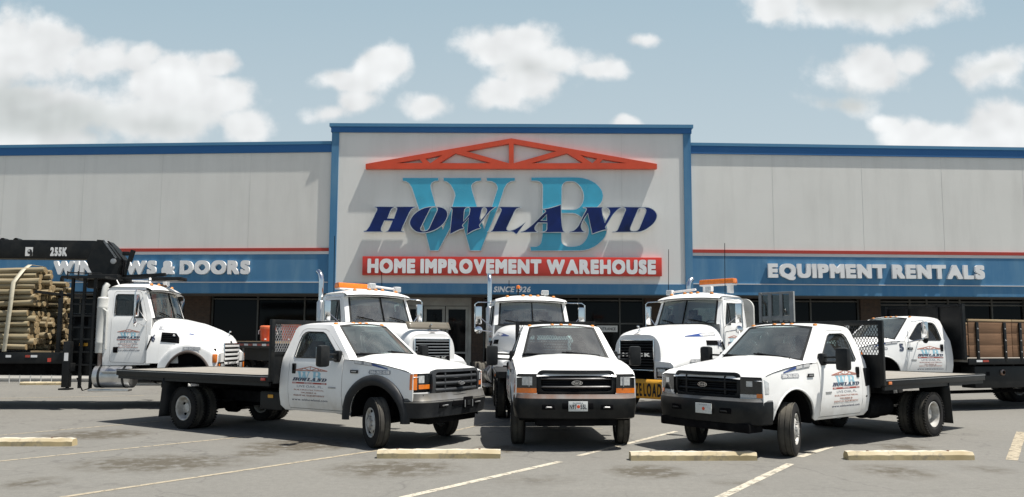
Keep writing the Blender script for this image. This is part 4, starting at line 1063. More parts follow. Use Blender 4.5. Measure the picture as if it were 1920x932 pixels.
    barm = {'black': 'black_plastic', 'silver': 'bar_silver', 'grey': 'grille_grey'}[q['grille']]
    zb = (1.005, 1.135) if q['grille'] != 'grey' else (.935, 1.04, 1.145)
    for z in zb:
        mb = MB(); mb.grid(lambda u, v, z=z: V(gxf((2*u-1)*.575)+.008-.02*(2*v-1)**2, (2*u-1)*.575, z+(2*v-1)*(.019 if q['grille'] != 'grey' else .03)), 14, 4, barm); mb.build('grille_bar', gr)
    if q['grille'] != 'silver':
        for y in (-.37, .37):
            mb = MB(); mb.box(V(gxf(y)-.015, y, (gz0+gz1)/2), (.03, .028, gz1-gz0-.12), barm, .006); mb.build('grille_bar', gr)
    for z in [gz0+.08+.032*i for i in range(8)]:
        mb = MB(); mb.grid(lambda u, v, z=z: V(gxf((2*u-1)*.57)-.03-.004*v, (2*u-1)*.57, z+.008*v), 10, 1, 'black_plastic'); mb.build('grille_slat', gr)
    mb = MB(); N = 22
    el = [(.088*math.cos(2*PI*k/N), .037*math.sin(2*PI*k/N)) for k in range(N)]; ei = [(a*.90, b*.84) for a, b in el]
    ex = gxf(0)+.02
    zE = (gz0+gz1)/2
    mb.extrude([el], lambda u, v, d: V(ex+d, -u, zE+v), 0, .016, 'silver' if q['grille'] != 'black' else 'black_plastic')
    mb.extrude([el, ei], lambda u, v, d: V(ex+d, -u, zE+v), .016, .021, 'chrome')
    mb.extrude([[(a*.97, b*.97) for a, b in ei]], lambda u, v, d: V(ex+d, -u, zE+v), .014, .018, 'silver' if q['grille'] == 'grey' else 'lens_dark')
    for l in flat_text('Ford', .03, .058, -.058, -.016, .020): mb.extrude([[(-a, b) for a, b in k] for k in l], lambda u, v, d: V(ex+d, u, zE+v), .018, .0205, 'chrome', back=False)
    mb.build('emblem', gr, flat=True)
    # ---- headlamps
    for s in (-1, 1):
        mb = MB(); fx = lambda y: .905-.075*max(0, (abs(y)-.60)/.32)**2-.03
        def hl(y0, y1, z0, z1, mat, dep=0., n=5, name=None):
            mb.grid(lambda u, v: V(fx(y0+(y1-y0)*u)+dep, s*(y0+(y1-y0)*u), z0+(z1-z0)*v), n, 3, mat, s < 0)
        def wrap(z0, z1, mat, rise=0., dp=.13):
            def g(u, v):
                x = fx(.955)+.004-dp*u; z = z0+(z1-z0)*v+rise*u*v; return V(x, s*(.955+(Wd(x, z)+.006-.955)*min(1, u*3)), z)
            mb.grid(g, 6, 3, mat, s < 0)
        st = q['head_style'] if 'head_style' in q else 'low_amber'
        if st == 'low_amber':     # lamp with an amber strip beneath
            hl(.64, .955, .985, 1.195, 'lens_dark'); hl(.71, .87, 1.03, 1.165, 'lens', .006)
            mb.box(V(fx(.76)+.01, s*.76, 1.09), (.012, .015, .16), 'silver')
        elif st == 'side_amber':  # square lamp, amber below and a tall amber side marker
            hl(.64, .90, .96, 1.20, 'lens_dark'); hl(.775, .875, 1.06, 1.175, 'lens', .006)
        else:                     # smoked lamp with a clear strip beneath
            hl(.64, .955, .955, 1.195, 'lens_dark'); hl(.74, .83, 1.07, 1.15, 'lens', .006)
        # outer frame and backing
        mb.grid(lambda u, v: V(fx(.63+.33*u)-.03, s*(.63+.33*u), .90+.31*v), 5, 3, 'black_plastic', s < 0)
        h = mb.build('headlight', root)
        mb = MB()
        if st == 'low_amber': hl(.64, .955, .905, .985, 'amber', .004); wrap(.905, .985, 'amber', .18)
        elif st == 'side_amber':
            hl(.66, .875, .965, 1.035, 'amber', .008); hl(.90, .955, .955, 1.20, 'amber', .004, 2); wrap(.955, 1.20, 'amber', 0, .06)
        else:
            hl(.885, .962, .905, .968, 'amber', .010)
        mb.build('turn_signal', h)
        if st == 'smoked':
            mb = MB(); hl(.64, .885, .905, .955, 'lens', .004); wrap(.97, 1.19, 'lens', -.06); mb.build('clear_lamp', h)
        # body colour under and beside the lamp
        mb = MB(); mb.grid(lambda u, v: V(fx(.63+.33*u)-.01, s*(.63+.33*u), .80+.11*v), 5, 2, P, s < 0); mb.build('valance', h)
    # ---- bumper
    path = [(-.995, .58), (-.985, .72), (-.955, .82), (-.895, .895), (-.78, .955), (-.6, .99), (-.3, 1.015), (0, 1.02), (.3, 1.015), (.6, .99), (.78, .955), (.895, .895), (.955, .82), (.985, .72), (.995, .58)]
    bt, bb = .885, .50
    mb = MB()
    rows = {'black': [(bt+.005, -.10, None), (bt+.01, -.02, 'greytrim'), (bt-.035, .0, 'greytrim'), (bt-.05, .012, 'black'), (bt-.2, .012, 'black'), (bb+.02, -.02, 'black'), (bb, -.08, 'black')],
            'silver': [(bt+.005, -.10, None), (bt+.01, -.02, 'rusty'), (bt-.055, .005, 'rusty'), (bt-.07, .014, 'black'), (bt-.2, .012, 'black'), (bb+.02, -.03, 'black'), (bb, -.08, 'black')],
            'grey': [(bt+.005, -.10, None), (bt+.01, -.03, 'greytrim'), (bt-.105, .0, 'greytrim'), (bt-.115, .016, 'black_plastic'), (bt-.135, .02, 'greytrim'), (bt-.145, .016, 'flare'), (bb+.02, -.02, 'flare'), (bb, -.08, 'flare')]}[q['bumper']]
    py = np.array([p[0] for p in path]); px_ = np.array([p[1] for p in path])
    arc = np.concatenate([[0], np.cumsum(np.hypot(np.diff(py), np.diff(px_)))]); arc /= arc[-1]
    def bp(u, off, z):
        y = float(np.interp(u, arc, py)); x = float(np.interp(u, arc, px_)); e = 1e-3
        ty = float(np.interp(min(1, u+e), arc, py)-np.interp(max(0, u-e), arc, py)); tx = float(np.interp(min(1, u+e), arc, px_)-np.interp(max(0, u-e), arc, px_)); n = Vector((ty, -tx)); n.normalize()
        return V(x+n.x*off, y+n.y*off*.6, z)
    for (z0, o0, m0), (z1, o1, m1) in zip(rows[:-1], rows[1:]):
        mb.grid(lambda u, v: bp(u, o0+(o1-o0)*v, z0+(z1-z0)*v), 44, 1, m1)
    bmp = mb.build('bumper', root, sharp=50)
    for y in (-.46, .46):
        mb = MB(); mb.box(V(1.018-.02, y, .70), (.05, .21, .085), 'hole', .015); mb.build('tow_opening', bmp)
        mb = MB(); mb.tube([V(1.03, y-.045, .69), V(1.07, y-.035, .70), V(1.07, y+.035, .70), V(1.03, y+.045, .69)], .012, 'silver' if q['bumper'] != 'black' else 'black', 6); mb.build('tow_hook', bmp)
    if q['bumper'] != 'black':
        mb = MB(); mb.box(V(1.012, 0, .715), (.05, .50, .10), 'hole', .015); mb.build('tow_opening', bmp)
    if q['plate']:
        y0 = q.get('plate_y', 0.); xq = 1.062 if abs(y0) < .2 else 1.045
        mb = MB(); mb.box(V(xq, y0, .715), (.012, .305, .155), 'plate', .004); pl = mb.build('license_plate', bmp)
        mb = MB()
        if q['plate'] != 'blank':
            for l in flat_text('FLORIDA', .03, -.08, .08, .045, .062): mb.extrude(l, lambda u, v, d: V(xq+.0065+d, y0-u*-1 if False else y0+u, .715+v), 0, .001, 'grey_dec', back=False)
            a, b = q['plate'].split('_')
            for tx, u0, u1 in (((a, -.135, -.025), (b, .035, .135)) if a else ()):
                for l in flat_text(tx, .04, u0, u1, -.045, .030): mb.extrude(l, lambda u, v, d: V(xq+.0065+d, y0+u, .715+v), 0, .001, 'black_ink', back=False)
            mb.lathe([(0, .026), (.002, .026), (.003, 0)], V(xq+.0065, y0+.004, .71), (1, 0, 0), 'orange_pl', 12)
        mb.build('plate_lettering', pl, flat=True)
    elif q['bumper'] == 'grey':
        mb = MB(); mb.box(V(1.045, .18, .70), (.02, .26, .20), 'hole', .01); mb.box(V(1.058, .18, .70), (.012, .09, .08), 'black_plastic'); mb.tube([V(1.06, .07, .63), V(1.06, .07, .75)], .008, 'silver', 6); mb.tube([V(1.06, .29, .63), V(1.06, .29, .75)], .008, 'silver', 6); mb.build('plate_bracket', bmp)
    mb = MB(); mb.box(V(.80 if q['bumper'] == 'black' else .70, 0, .46), (.35, 1.7 if q['bumper'] == 'black' else 1.3, .14), 'under', .03); mb.box(V(.85, 0, .78), (.1, 1.7, .20), 'under'); mb.build('air_dam', root)
    # ---- mirrors
    for s in (-1, 1):
        mb = MB(); w = Wd(-.9, 1.45)
        if q['mirror'] == 'tow':
            mb.box(V(-.88, s*(w+.02), 1.46), (.15, .10, .20), 'black_plastic', .04)
            for z in (1.40, 1.49): mb.bar(V(-.88, s*(w+.03), z), V(-.86, s*(w+.31), z+.01), .05, .035, 'black_plastic', bev=.012)
            mb.box(V(-.85, s*(w+.39), 1.47), (.14, .21, .36), 'black_plastic', .05)
            mb.box(V(-.922, s*(w+.39), 1.47), (.006, .165, .30), 'chrome', .002)
        else:
            mb.box(V(-1.02, s*(w+.36), 1.68), (.06, .17, .42), 'chrome', .03); mb.box(V(-1.055, s*(w+.36), 1.68), (.012, .13, .36), 'lens_dark')
            mb.tube([V(-.86, s*(w-.02), 1.36), V(-1.0, s*(w+.34), 1.45), V(-1.0, s*(w+.34), 1.90), V(-1.02, s*(w+.30), 1.92), V(-1.02, s*(w-.02), 1.90)], .012, 'chrome', 6)
            mb.tube([V(-1.15, s*(w), 1.36), V(-1.0, s*(w+.34), 1.46), V(-.80, s*(w+.02), 1.37)], .012, 'chrome', 6)
            mb.lathe([(-.03, .02), (-.02, .07), (.0, .075), (.005, 0)], V(-1.04, s*(w+.36), 1.42), (-1, 0, 0), 'black_plastic', 14)
        mb.build('mirror', root)
    if q['number']:
        for s in (-1, 1):
            mb = MB()
            for l in flat_text(q['number'], .07, -.07, .07, 0, .19): mb.extrude(l, lambda u, v, d, s=s: V(-.58-s*u, s*(Wd(-.58, 1.15+v)+.006+d), 1.15+v), 0, .002, 'navy_dec', back=False)
            mb.build('fleet_number', root, flat=True)
    # ---- bed
    if q['bedkind'] == 'flat': flatbed(root, RA, q)
    return root

def flatbed(root, RA, q):
    x0, x1 = RA-q['bed'][1], RA+abs(q['bed'][0])
    z = q['deck_z']; hw = 1.22; L = x1-x0; cx = (x0+x1)/2
    mb = MB(); mb.box((cx, 0, z-.02), (L-.10, 2*hw-.10, .04), q.get('deck_mat', 'wood_deck'))
    bed = mb.build('deck', root)
    mb = MB()
    for s in (-1, 1):
        mb.box((cx, s*(hw-.025), z-.055), (L, .05, .13), 'black', .008)
        mb.box((cx, s*(hw+.004), z-.015), (L, .008, .012), 'silver')
        mb.box((cx, s*(hw-.06), z-.15), (L-.04, .05, .07), 'black')
    for x in (x0+.025, x1-.025): mb.box((x, 0, z-.055), (.05, 2*hw-.105, .13), 'black')
    mb.build('deck_rail', bed)
    mb = MB()
    for i in range(9): mb.box((x0+.25+i*(L-.5)/8, 0, z-.10), (.06, 2*hw-.12, .08), 'under')
    for s in (-1, 1): mb.box((cx, s*.42, z-.20), (L-.1, .10, .16), 'under')
    mb.build('cross_members', bed)
    for s in (-1, 1):
        mb = MB(); mb.box((x1-.12, s*(hw+.010), z-.06), (.11, .02, .05), 'redlens' if q['flare'] else 'amber', .006); mb.build('marker_lamp', bed)
        mb = MB(); mb.box((x0-.008, s*.9, z-.06), (.02, .20, .07), 'redlens', .006); mb.build('tail_lamp', bed)
        mb = MB(); mb.grid(lambda u, v, s=s: Vector((RA-.62-.05*v-.05*u*v, s*(.64+.56*u), z-.13-(z-.33)*v)), 3, 6, 'flare' if q['flare'] else 'black'); o = mb.build('mudflap', root)
        md = o.modifiers.new('thick', 'SOLIDIFY'); md.thickness = .012
    # head board
    xh = x1+.03; h1 = q.get('head_top', 2.06); dw = hw; hw = q.get('head_w', hw)
    mb = MB()
    for s in (-1, 1): mb.box((xh, s*(hw-.04), (z-.1+h1)/2), (.07, .08, h1-z+.1), 'black', .008)
    mb.box((xh, 0, h1-.04), (.07, 2*hw-.16, .08), 'black', .008)
    mb.box((xh, 0, z+.40), (.05, 2*hw-.16, .05), 'black')
    for y in (-.4, .4): mb.box((xh, y, (z+.4+h1)/2), (.05, .05, h1-z-.4), 'black')
    mb.box((xh, 0, z+.14), (.02, 2*hw-.16, .56), 'black')
    if q['head'] == 'solid_low': mb.box((xh-.02, 0, z+.2), (.03, 2*hw-.18, .5), 'black')
    hb = mb.build('headboard', root)
    mb = MB(); p = .052; W2 = hw-.08; z0, z1 = z+.42, h1-.06; r = .0055
    n = int((2*W2+(z1-z0)*.6)/p)+1
    for sg in (-1, 1):
        for i in range(-1, n+14):
            # strands leaning +/-; clip to the frame
            y0 = -W2-(z1-z0)*.55+i*p; pts = []
            a = (y0, z0); b = (y0+(z1-z0)*.55, z1)
            ya, za, yb, zb_ = a[0], a[1], b[0], b[1]
            if yb <= -W2 or ya >= W2: continue
            if ya < -W2: tt = (-W2-ya)/(yb-ya); ya, za = -W2, z0+(z1-z0)*tt
            if yb > W2: tt = (W2-a[0])/(b[0]-a[0]); yb, zb_ = W2, z0+(z1-z0)*tt
            mb.bar((xh+.004*sg, sg*ya, za), (xh+.004*sg, sg*yb, zb_), .006, .013, 'silver' if q['flare'] else 'black', up=(1, 0, 0))
    mb.build('mesh_panel', hb, flat=True)
    if q.get('side_chest', False):
        mb = MB(); mb.box((RA+1.25, q['side_chest']*.95, z-.36), (.9, .42, .38), 'black', .02); mb.build('tool_box', root)
    if q.get('gap_box', False):
        mb = MB(); mb.box((xh+.16, 0, z-.05), (.2, 2.0, .5), 'black', .02); mb.build('cab_guard', root)
# ------------------------------------------------------------------ heavy tractors
TZ = [.9, 1.05, 1.2, 1.5, 1.9, 2.2, 2.24, 2.5, 2.8, 2.95, 3.05]
TW = [.98, 1.01, 1.03, 1.035, 1.03, 1.02, 1.0, .975, .945, .92, .86]
def Wt(x, z): return interp(z, TZ, TW)
def tractor(name, label, cat, axle, fwd, opt=None, group=None):
    q = dict(text_z=1.16, hood='square', stack=-1, guard=False, fender_trim=None, number=None, bug=False, banner=False, lights=(), rear=True, tank='chrome', scale=1.0,
             sides=(-1, 1), mirrors='frame', sleeper=False, grille='steel', vent=True, decal_w=.66, extra_roof=(), frame_len=6.4, beacon=None, tank_x=-2.0)
    q.update(opt or {})
    rz = math.atan2(fwd[1], fwd[0]); root = empty(name, (axle[0], axle[1], 0), label, cat, rz, group, q['scale'])
    V = lambda x, y, z: Vector((x, y, z)); P = 'white'
    FL = q['frame_len']
    # ---- chassis
    mb = MB()
    for s in (-1, 1): mb.box(((.8-FL)/2, s*.43, .92), (FL+.8, .09, .27), 'under')
    for x in np.arange(-FL+.1, .8, 1.0): mb.box((float(x), 0, .92), (.1, .80, .18), 'under')
    mb.tube([(0, -1, .52), (0, 1, .52)], .06, 'under', 8)
    mb.box((-.3, 0, .95), (1.3, .75, .65), 'under', .05); mb.box((-1.5, 0, .85), (1.0, .5, .4), 'under', .05)
    for s in (-1, 1): mb.bar((-.7, s*.45, .72), (.7, s*.45, .66), .09, .06, 'under')
    if q['rear']:
        for x in (-FL+.9, -FL+2.2):
            mb.tube([(x, -.95, .52), (x, .95, .52)], .09, 'under', 8); mb.lathe([(-.2, .08), (-.1, .22), (.1, .22), (.2, .08)], (x, 0, .54), (1, 0, 0), 'under', 14)
        mb.box((-FL+1.55, 0, 1.12), (.9, .9, .10), 'under', .03)
    mb.build('chassis', root)
    add_w = lambda x, y, s, k, st=0: add_wheel(root, x, y, s, k, .52, .28, st)
    for s in (-1, 1):
        add_w(0, s*1.0, s, 'front', q.get('steer', 0))
        if q['rear']:
            for x in (-FL+.9, -FL+2.2): add_w(x, s*1.07, s, 'rear_lug'); add_w(x, s*.77, -s, 'rear_lug')
            mb = MB(); mb.box((-FL-.05, s*.92, .62), (.02, .62, .75), 'black'); mb.build('mudflap', root)
    # ---- cab
    mb = MB()
    so = [(-1.36, 1.06), (-1.36, 2.22), (-1.615, 2.86), (-1.62, 2.95), (-2.60, 2.97), (-2.70, 2.90), (-2.73, 2.75), (-2.73, 1.10), (-2.68, 1.04)]
    door = [(-1.50, 1.14), (-1.50, 2.18), (-1.56, 2.36), (-1.72, 2.80), (-1.78, 2.84), (-2.46, 2.84), (-2.52, 2.78), (-2.52, 1.18), (-2.48, 1.13), (-1.55, 1.10)]
    gap = [(x+(.008 if x > -2 else -.008), z+(.008 if z > 2 else -.008)) for x, z in door]
    for s in (-1, 1): mb.sheet([so, gap], lambda x, z, s=s: V(x, s*Wt(x, z), z), P, .16, .04, (0, s, 0))
    def roof(u, v):
        x = -1.42-1.32*u; t = 2*v-1
        e = interp(x, [-2.74, -2.70, -2.60, -1.62, -1.52, -1.42], [2.86, 2.92, 2.96, 2.955, 2.93, 2.88]); w = Wt(x, min(2.95, e))+.02
        cr = .13*(1-abs(t)**2.8)*interp(u, [0, .08, .3, .85, 1], [.30, .62, 1, .95, .5]); bow = .10*(1-t*t)*max(0, 1-u*6)
        return V(x+bow, t*w, e+cr)
    mb.grid(roof, 16, 18, P, True)
    mb.grid(lambda u, v: roof(0, v)+V(-.20*u, 0, -.03-.03*u), 2, 18, P)      # underside of the visor lip
    bo = [(s*Wt(-2.7, z), z) for s, zs in ((1, [1.04, 1.2, 1.5, 1.9, 2.2, 2.5, 2.8, 2.92]), (-1, [2.92, 2.8, 2.5, 2.2, 1.9, 1.5, 1.2, 1.04])) for z in zs]
    rw = [(-.6, 2.25), (.6, 2.25), (.6, 2.70), (-.6, 2.70)]
    mb.sheet([bo, rw], lambda y, z: V(-2.73, y, z), P, .2, .03, (-1, 0, 0))
    mb.box((-2.05, 0, 1.12), (1.3, 1.9, .05), 'interior'); mb.box((-1.38, 0, 1.63), (.04, 1.95, 1.1), 'interior'); mb.box((-2.68, 0, 1.7), (.03, 1.9, 1.0), 'interior')
    cab = mb.build('cab', root)
    g = MB(); g.sheet([rw], lambda y, z: V(-2.715, y, z), 'glass_side'); g.build('rear_window', cab)
    wins = [[(-1.60, 2.20), (-1.86, 2.20), (-1.86, 2.77), (-1.80, 2.77)], [(-1.90, 2.26), (-2.45, 2.26), (-2.46, 2.32), (-2.46, 2.74), (-2.42, 2.77), (-1.90, 2.77)]]
    for s in (-1, 1):
        mb = MB(); mb.sheet([door]+wins, lambda x, z, s=s: V(x, s*(Wt(x, z)+.003), z), P, .14, .04, (0, s, 0)); d = mb.build('door', root)
        mb = MB()
        for w in wins: mb.sheet([w], lambda x, z, s=s: V(x, s*(Wt(x, z)-.02), z), 'glass_side', None, 0, (0, s, 0))
        mb.build('door_window', d)
        mb = MB()
        for w in wins: pts = [V(x, s*(Wt(x, z)+.005), z) for x, z in w]; mb.tube(pts+[pts[0]], .011, 'black_plastic', 6, False)
        mb.build('window_seal', d)
        mb = MB(); mb.box((-2.36, s*(Wt(0, 1.42)+.012), 1.42), (.13, .03, .14), 'hole', .02); mb.build('door_handle', d)
        mb = MB(); mb.tube([V(-1.44, s*1.06, 1.42), V(-1.40, s*1.10, 1.50), V(-1.30, s*1.07, 1.75)], .022, 'black_plastic', 8); mb.build('grab_handle', cab)
        if s in q['sides']:
            fn = lambda u, v, dd, s=s: V(-2.0-s*u, s*(Wt(0, 1.45+v)+.004+dd), 1.40+v)
            decal_door(d, fn, q['decal_w'], .52)
    # windshield
    def ws(u, v):
        t = 2*v-1; z = 2.20+(2.88-2.20)*u; x = -1.36+(-1.62+1.36)*u; bow = .20*(1-t*t)
        return V(x+bow, t*Wt(x, z)*.995, z)
    NV, NU = 40, 20; mb = MB()
    for j0, j1, i0, i1, mt in ((0, 2, 0, NU, P), (NV-2, NV, 0, NU, P), (2, NV-2, 0, 1, 'black_plastic'), (2, NV-2, NU-1, NU, 'black_plastic'), (2, 3, 1, NU-1, 'black_plastic'), (NV-3, NV-2, 1, NU-1, 'black_plastic')):
        mb.grid(lambda u, v: ws((i0+(i1-i0)*u)/NU, (j0+(j1-j0)*v)/NV), i1-i0, j1-j0, mt, True)
    a, b = ws(.05, .5), ws(.95, .5); mb.bar(a+V(.006, 0, 0), b+V(.006, 0, 0), .03, .02, 'hole')
    mb.build('windshield_frame', cab)
    mb = MB(); mb.grid(lambda u, v: ws((1+(NU-2)*u)/NU, (3+(NV-6)*v)/NV)-V(.012, 0, 0), 10, 20, 'glass', True); mb.build('windshield', root)
    for v0, v1 in ((.42, .20), (.90, .66)):
        mb = MB(); a = ws(.0, v0)+V(.04, 0, 0); b = ws(.18, v1)+V(.03, 0, 0); mb.tube([a, b], .012, 'hole', 6); c_ = a.lerp(b, .4); mb.tube([c_+V(0, 0, .01), b+(b-a)*.3+V(0, 0, -.02)], .014, 'hole', 6); mb.build('wiper', root)
    mb = MB(); mb.grid(lambda u, v: V(-1.52-.35*u, (2*v-1)*.92, 2.12+.05*math.sin(PI*u)), 4, 4, 'dash'); mb.box((-1.85, 0, 1.85), (.1, 1.85, .5), 'dash', .03); ds = mb.build('dashboard', root)
    mb = MB(); mb.tube([V(-1.98+.14*math.sin(a), .45+.23*math.cos(a), 2.14+.18*math.sin(a)) for a in [2*PI*k/20 for k in range(21)]], .018, 'hole', 6, False); mb.build('steering_wheel', ds)
    for y in (-.5, .5):
        mb = MB(); mb.box((-2.35, y, 1.75), (.5, .52, .15), 'seat', .05); mb.box((-2.56, y, 2.12), (.14, .5, .75), 'seat', .05); mb.box((-2.56, y, 2.56), (.10, .28, .18), 'seat', .04); mb.build('seat', root)
    mb = MB(); mb.lathe([(0, .035), (.12, .045)], (-1.62, -.08, 2.16), (0, 0, 1), 'white_dec', 12); mb.build('paper_cup', ds)
    # ---- hood
    gr_ = q['hood'] == 'sloped'
    zt = (lambda x: interp(x, [-1.42, -.9, -.2, .4, .75, .88, .93], [2.235, 2.20, 2.09, 1.93, 1.80, 1.70, 1.58])) if gr_ else (lambda x: interp(x, [-1.42, -.8, 0, .5, .8, .89, .925], [2.22, 2.185, 2.12, 2.05, 1.99, 1.955, 1.91]))
    hwid = (lambda x: interp(x, [-1.42, -.6, .2, .7, .93], [1.0, .93, .80, .72, .66])) if gr_ else (lambda x: interp(x, [-1.42, -.6, .2, .7, .86, .925], [.99, .88, .74, .655, .64, .62]))
    def hood(u, v):
        x = -1.42+2.345*u; a = PI*v; n = 4.2 if gr_ else 5.2
        cy, sz = math.cos(a), math.sin(a); y = -hwid(x)*math.copysign(abs(cy)**(2/n), cy); h = zt(x)-1.10
        tb = (1+.10*(1-sz)) ; return V(x, y*tb, 1.10+h*abs(sz)**(2/n))
    mb = MB(); mb.grid(hood, 26, 40, P, True)
    # nose cap
    n = 40; prof = [hood(1, j/n) for j in range(n+1)]
    mb.sheet([[(p.y, p.z) for p in prof]], lambda y, z: V(.925, y, z), P, .15, 0, (1, 0, 0))
    hd = mb.build('hood', root, sharp=60)
    # side vents, numbers, decals on the hood flank
    def flank(x, z, s):
        for j in range(0, 41):
            p = hood((x+1.42)/2.345, j/80)
            if p.z >= z: return abs(p.y)
        return abs(p.y)
    for s in (-1, 1):
        if q['vent']:
            mb = MB(); big = gr_
            out = [(-1.02, 1.62), (-.42, 1.58), (-.44, 1.72), (-.56, 1.83), (-1.02, 1.85)] if big else [(-1.15, 1.66), (-.72, 1.66), (-.72, 1.78), (-1.15, 1.78)]
            mb.sheet([out], lambda x, z, s=s: V(x, s*(flank(x, z, s)+.012), z), 'hole', .12, .03, (0, s, 0))
            for k in range(4 if big else 2):
                z = (1.64+.05*k) if big else 1.70+.035*k; mb.bar(V(-1.0 if big else -1.13, s*(flank(-1.0, z, s)+.016), z), V(-.5 if big else -.74, s*(flank(-.6, z, s)+.016), z), .02, .012, 'black_plastic')
            mb.build('air_vent', hd)
        mb = MB(); H = lambda u, v, d, s=s: V(u, s*(flank(u, zt(u)-.30+v, s)+.008+d), zt(u)-.30+v)
        L0 = -1.15
        mb.extrude([[(L0, 0), (L0+.50, 0), (L0+.50, .09), (L0, .09)]], H, 0, .001, 'grey_dec', back=False)
        mb.extrude([[(L0+.51, .0), (L0+1.15, .05), (L0+1.15, .065), (L0+.51, .09)]], H, 0, .002, 'blue_dec', back=False)
        for l in dashes(.02, .48, .015, .075):
            mb.extrude([[((L0+.5-a) if s > 0 else L0+a, b) for a, b in k] for k in l], H, 0, .003, 'white_dec', back=False)
        mb.build('name_decal', hd, flat=True)
        if q['number']:
            mb = MB()
            for l in flat_text(q['number'], .05, -.055*len(q['number']), .055*len(q['number']), 0, .17): mb.extrude(l, lambda u, v, d, s=s: V(-1.26-s*u, s*(flank(-1.26, 1.62+v, s)+.010+d), 1.62+v), 0, .002, 'navy_dec', back=False)
            mb.build('fleet_number', hd, flat=True)
    # ornament
    mb = MB(); mb.box((.80, 0, zt(.80)+.02), (.14, .03, .04), 'chrome', .01); mb.bar((.80, 0, zt(.8)+.03), (.86, 0, zt(.8)+.12), .03, .03, 'chrome', bev=.008); mb.box((.88, 0, zt(.8)+.125), (.06, .035, .035), 'chrome', .01); mb.build('hood_ornament', hd)
    if q['bug']:
        mb = MB(); mb.grid(lambda u, v: V(.84-.10*v+.05*(1-(2*u-1)**2), (2*u-1)*.62, zt(.80)+.02+.17*v), 10, 3, 'bugscreen'); o = mb.build('bug_screen', hd); md = o.modifiers.new('thick', 'SOLIDIFY'); md.thickness = .008
    # grille
    g0, g1, gw = (1.02, 1.56, .56) if gr_ else (1.06, 1.76, .485)
    gx = .935
    mb = MB(); fr_m = 'chrome' if q['grille'] == 'steel' else ('white' if gr_ else 'chrome')
    mb.box((gx, 0, (g0+g1)/2), (.02, 2*gw, g1-g0), 'hole'); g = mb.build('grille', root)
    mb = MB()
    for y in (-gw-.015, gw+.015): mb.box((gx+.008, y, (g0+g1)/2), (.045, .03, g1-g0+.06), fr_m, .008)
    for z in (g0-.015, g1+.015): mb.box((gx+.008, 0, z), (.045, 2*gw-.004, .03), fr_m, .008)
    mb.build('grille_frame', g)
    nb = 5 if gr_ else 10
    for k in range(nb):
        z = g0+(k+.6)*(g1-g0)/nb; mb = MB(); mb.box((gx+.022, 0, z), (.022, 2*gw-.02, .055 if gr_ else .022), 'white' if gr_ else ('alu' if q['grille'] == 'steel' else 'black_plastic'), .006); mb.build('grille_bar', g)
    if not gr_:
        tz = q['text_z']; mb = MB(); mb.box((gx+.024, 0, tz), (.03, 2*gw-.02, .115), 'under' if q['grille'] == 'steel' else 'black_plastic', .004)
        for l in flat_text('MACK', .09, -gw+.08, gw-.08, tz-.042, tz+.042, gap=.25): mb.extrude(l, lambda u, v, d: V(gx+.0395+d, u, v), 0, .008, 'chrome', back=False)
        mb.build('grille_lettering', g, flat=True)
    else:
        mb = MB()
        for l in flat_text('MACK', .09, -.34, .34, g0+.03, g0+.10, gap=.25): mb.extrude(l, lambda u, v, d: V(gx+.034+d, u, v), 0, .006, 'silver', back=False)
        mb.build('grille_lettering', g, flat=True)
    # ---- fenders with lamp pods
    ftop = (lambda x: interp(x, [-1.05, -.85, -.6, -.3, 0, .4, .75, .93], [1.12, 1.22, 1.34, 1.42, 1.45, 1.42, 1.33, 1.25]))
    AX, AZ = (.86, .86) if gr_ else (.64, .64)
    if gr_: ftop = lambda x: interp(x, [-1.05, -.85, -.6, -.3, 0, .4, .75, .93], [1.16, 1.34, 1.50, 1.60, 1.63, 1.58, 1.46, 1.34])
    for s in (-1, 1):
        mb = MB()
        def fen(u, v, s=s):
            x = -1.05+2.0*u; top = ftop(x); ow = interp(x, [-1.05, -.6, .3, .75, .95], [1.10, 1.16, 1.17, 1.12, 1.04])
            za = .52+AZ*math.sqrt(max(0, 1-(x/AX)**2)) if abs(x) < AX else (.80 if x > 0 else .98)
            za = max(za, .80 if x > 0 else .98)
            if v < .45: k = v/.45; return V(x, s*(.50+(ow-.12-.50)*k), top+.03*(1-k))
            if v < .7: a = (v-.45)/.25*PI/2; return V(x, s*(ow-.12+.12*math.sin(a)), top-.12+.12*math.cos(a))
            k = (v-.7)/.3; return V(x, s*(ow+.01*k), (top-.12)*(1-k)+min(za, top-.13)*k)
        mb.grid(fen, 36, 16, P, s < 0)
        capo = [fen(1, j/16) for j in range(17)]+[V(.95, s*.50, .80)]
        mb.sheet([[(p.y, p.z) for p in capo]], lambda y, z: V(.95, y, z), P, .2, 0, (1, 0, 0))
        # inner arch
        mb.grid(lambda u, v, s=s: V((AX+.02)*math.cos(PI*u), s*(.55+.58*v), .52+(AZ+.02)*math.sin(PI*u)), 16, 1, 'under')
        if gr_: mb.box((0, s*.98, .98), (2*AX, .02, .96), 'hole')
        f = mb.build('fender', root, sharp=50)
        mb = MB(); pts = [V(AX*math.cos(a), s*1.175, .52+AZ*math.sin(a)) for a in [R(26+k*(128/22)) for k in range(23)]]; mb.tube(pts, .035 if q['fender_trim'] else .016, q['fender_trim'] or P, 8); mb.build('arch_trim', f)
        mb = MB(); Fd = lambda u, v, d, s=s: V(.12-s*u, s*(1.178+d), (1.245 if not gr_ else 1.42)+v)
        mb.extrude([[(-.30, 0), (.30, 0), (.30, .075), (-.30, .075)]], Fd, 0, .001, 'grey_dec', back=False)
        for l in flat_text('386-362-1235', .05, -.28, .28, .012, .062): mb.extrude(l, Fd, 0, .003, 'white_dec', back=False)
        mb.build('phone_decal', f, flat=True)
        # head lamp
        y0 = .80
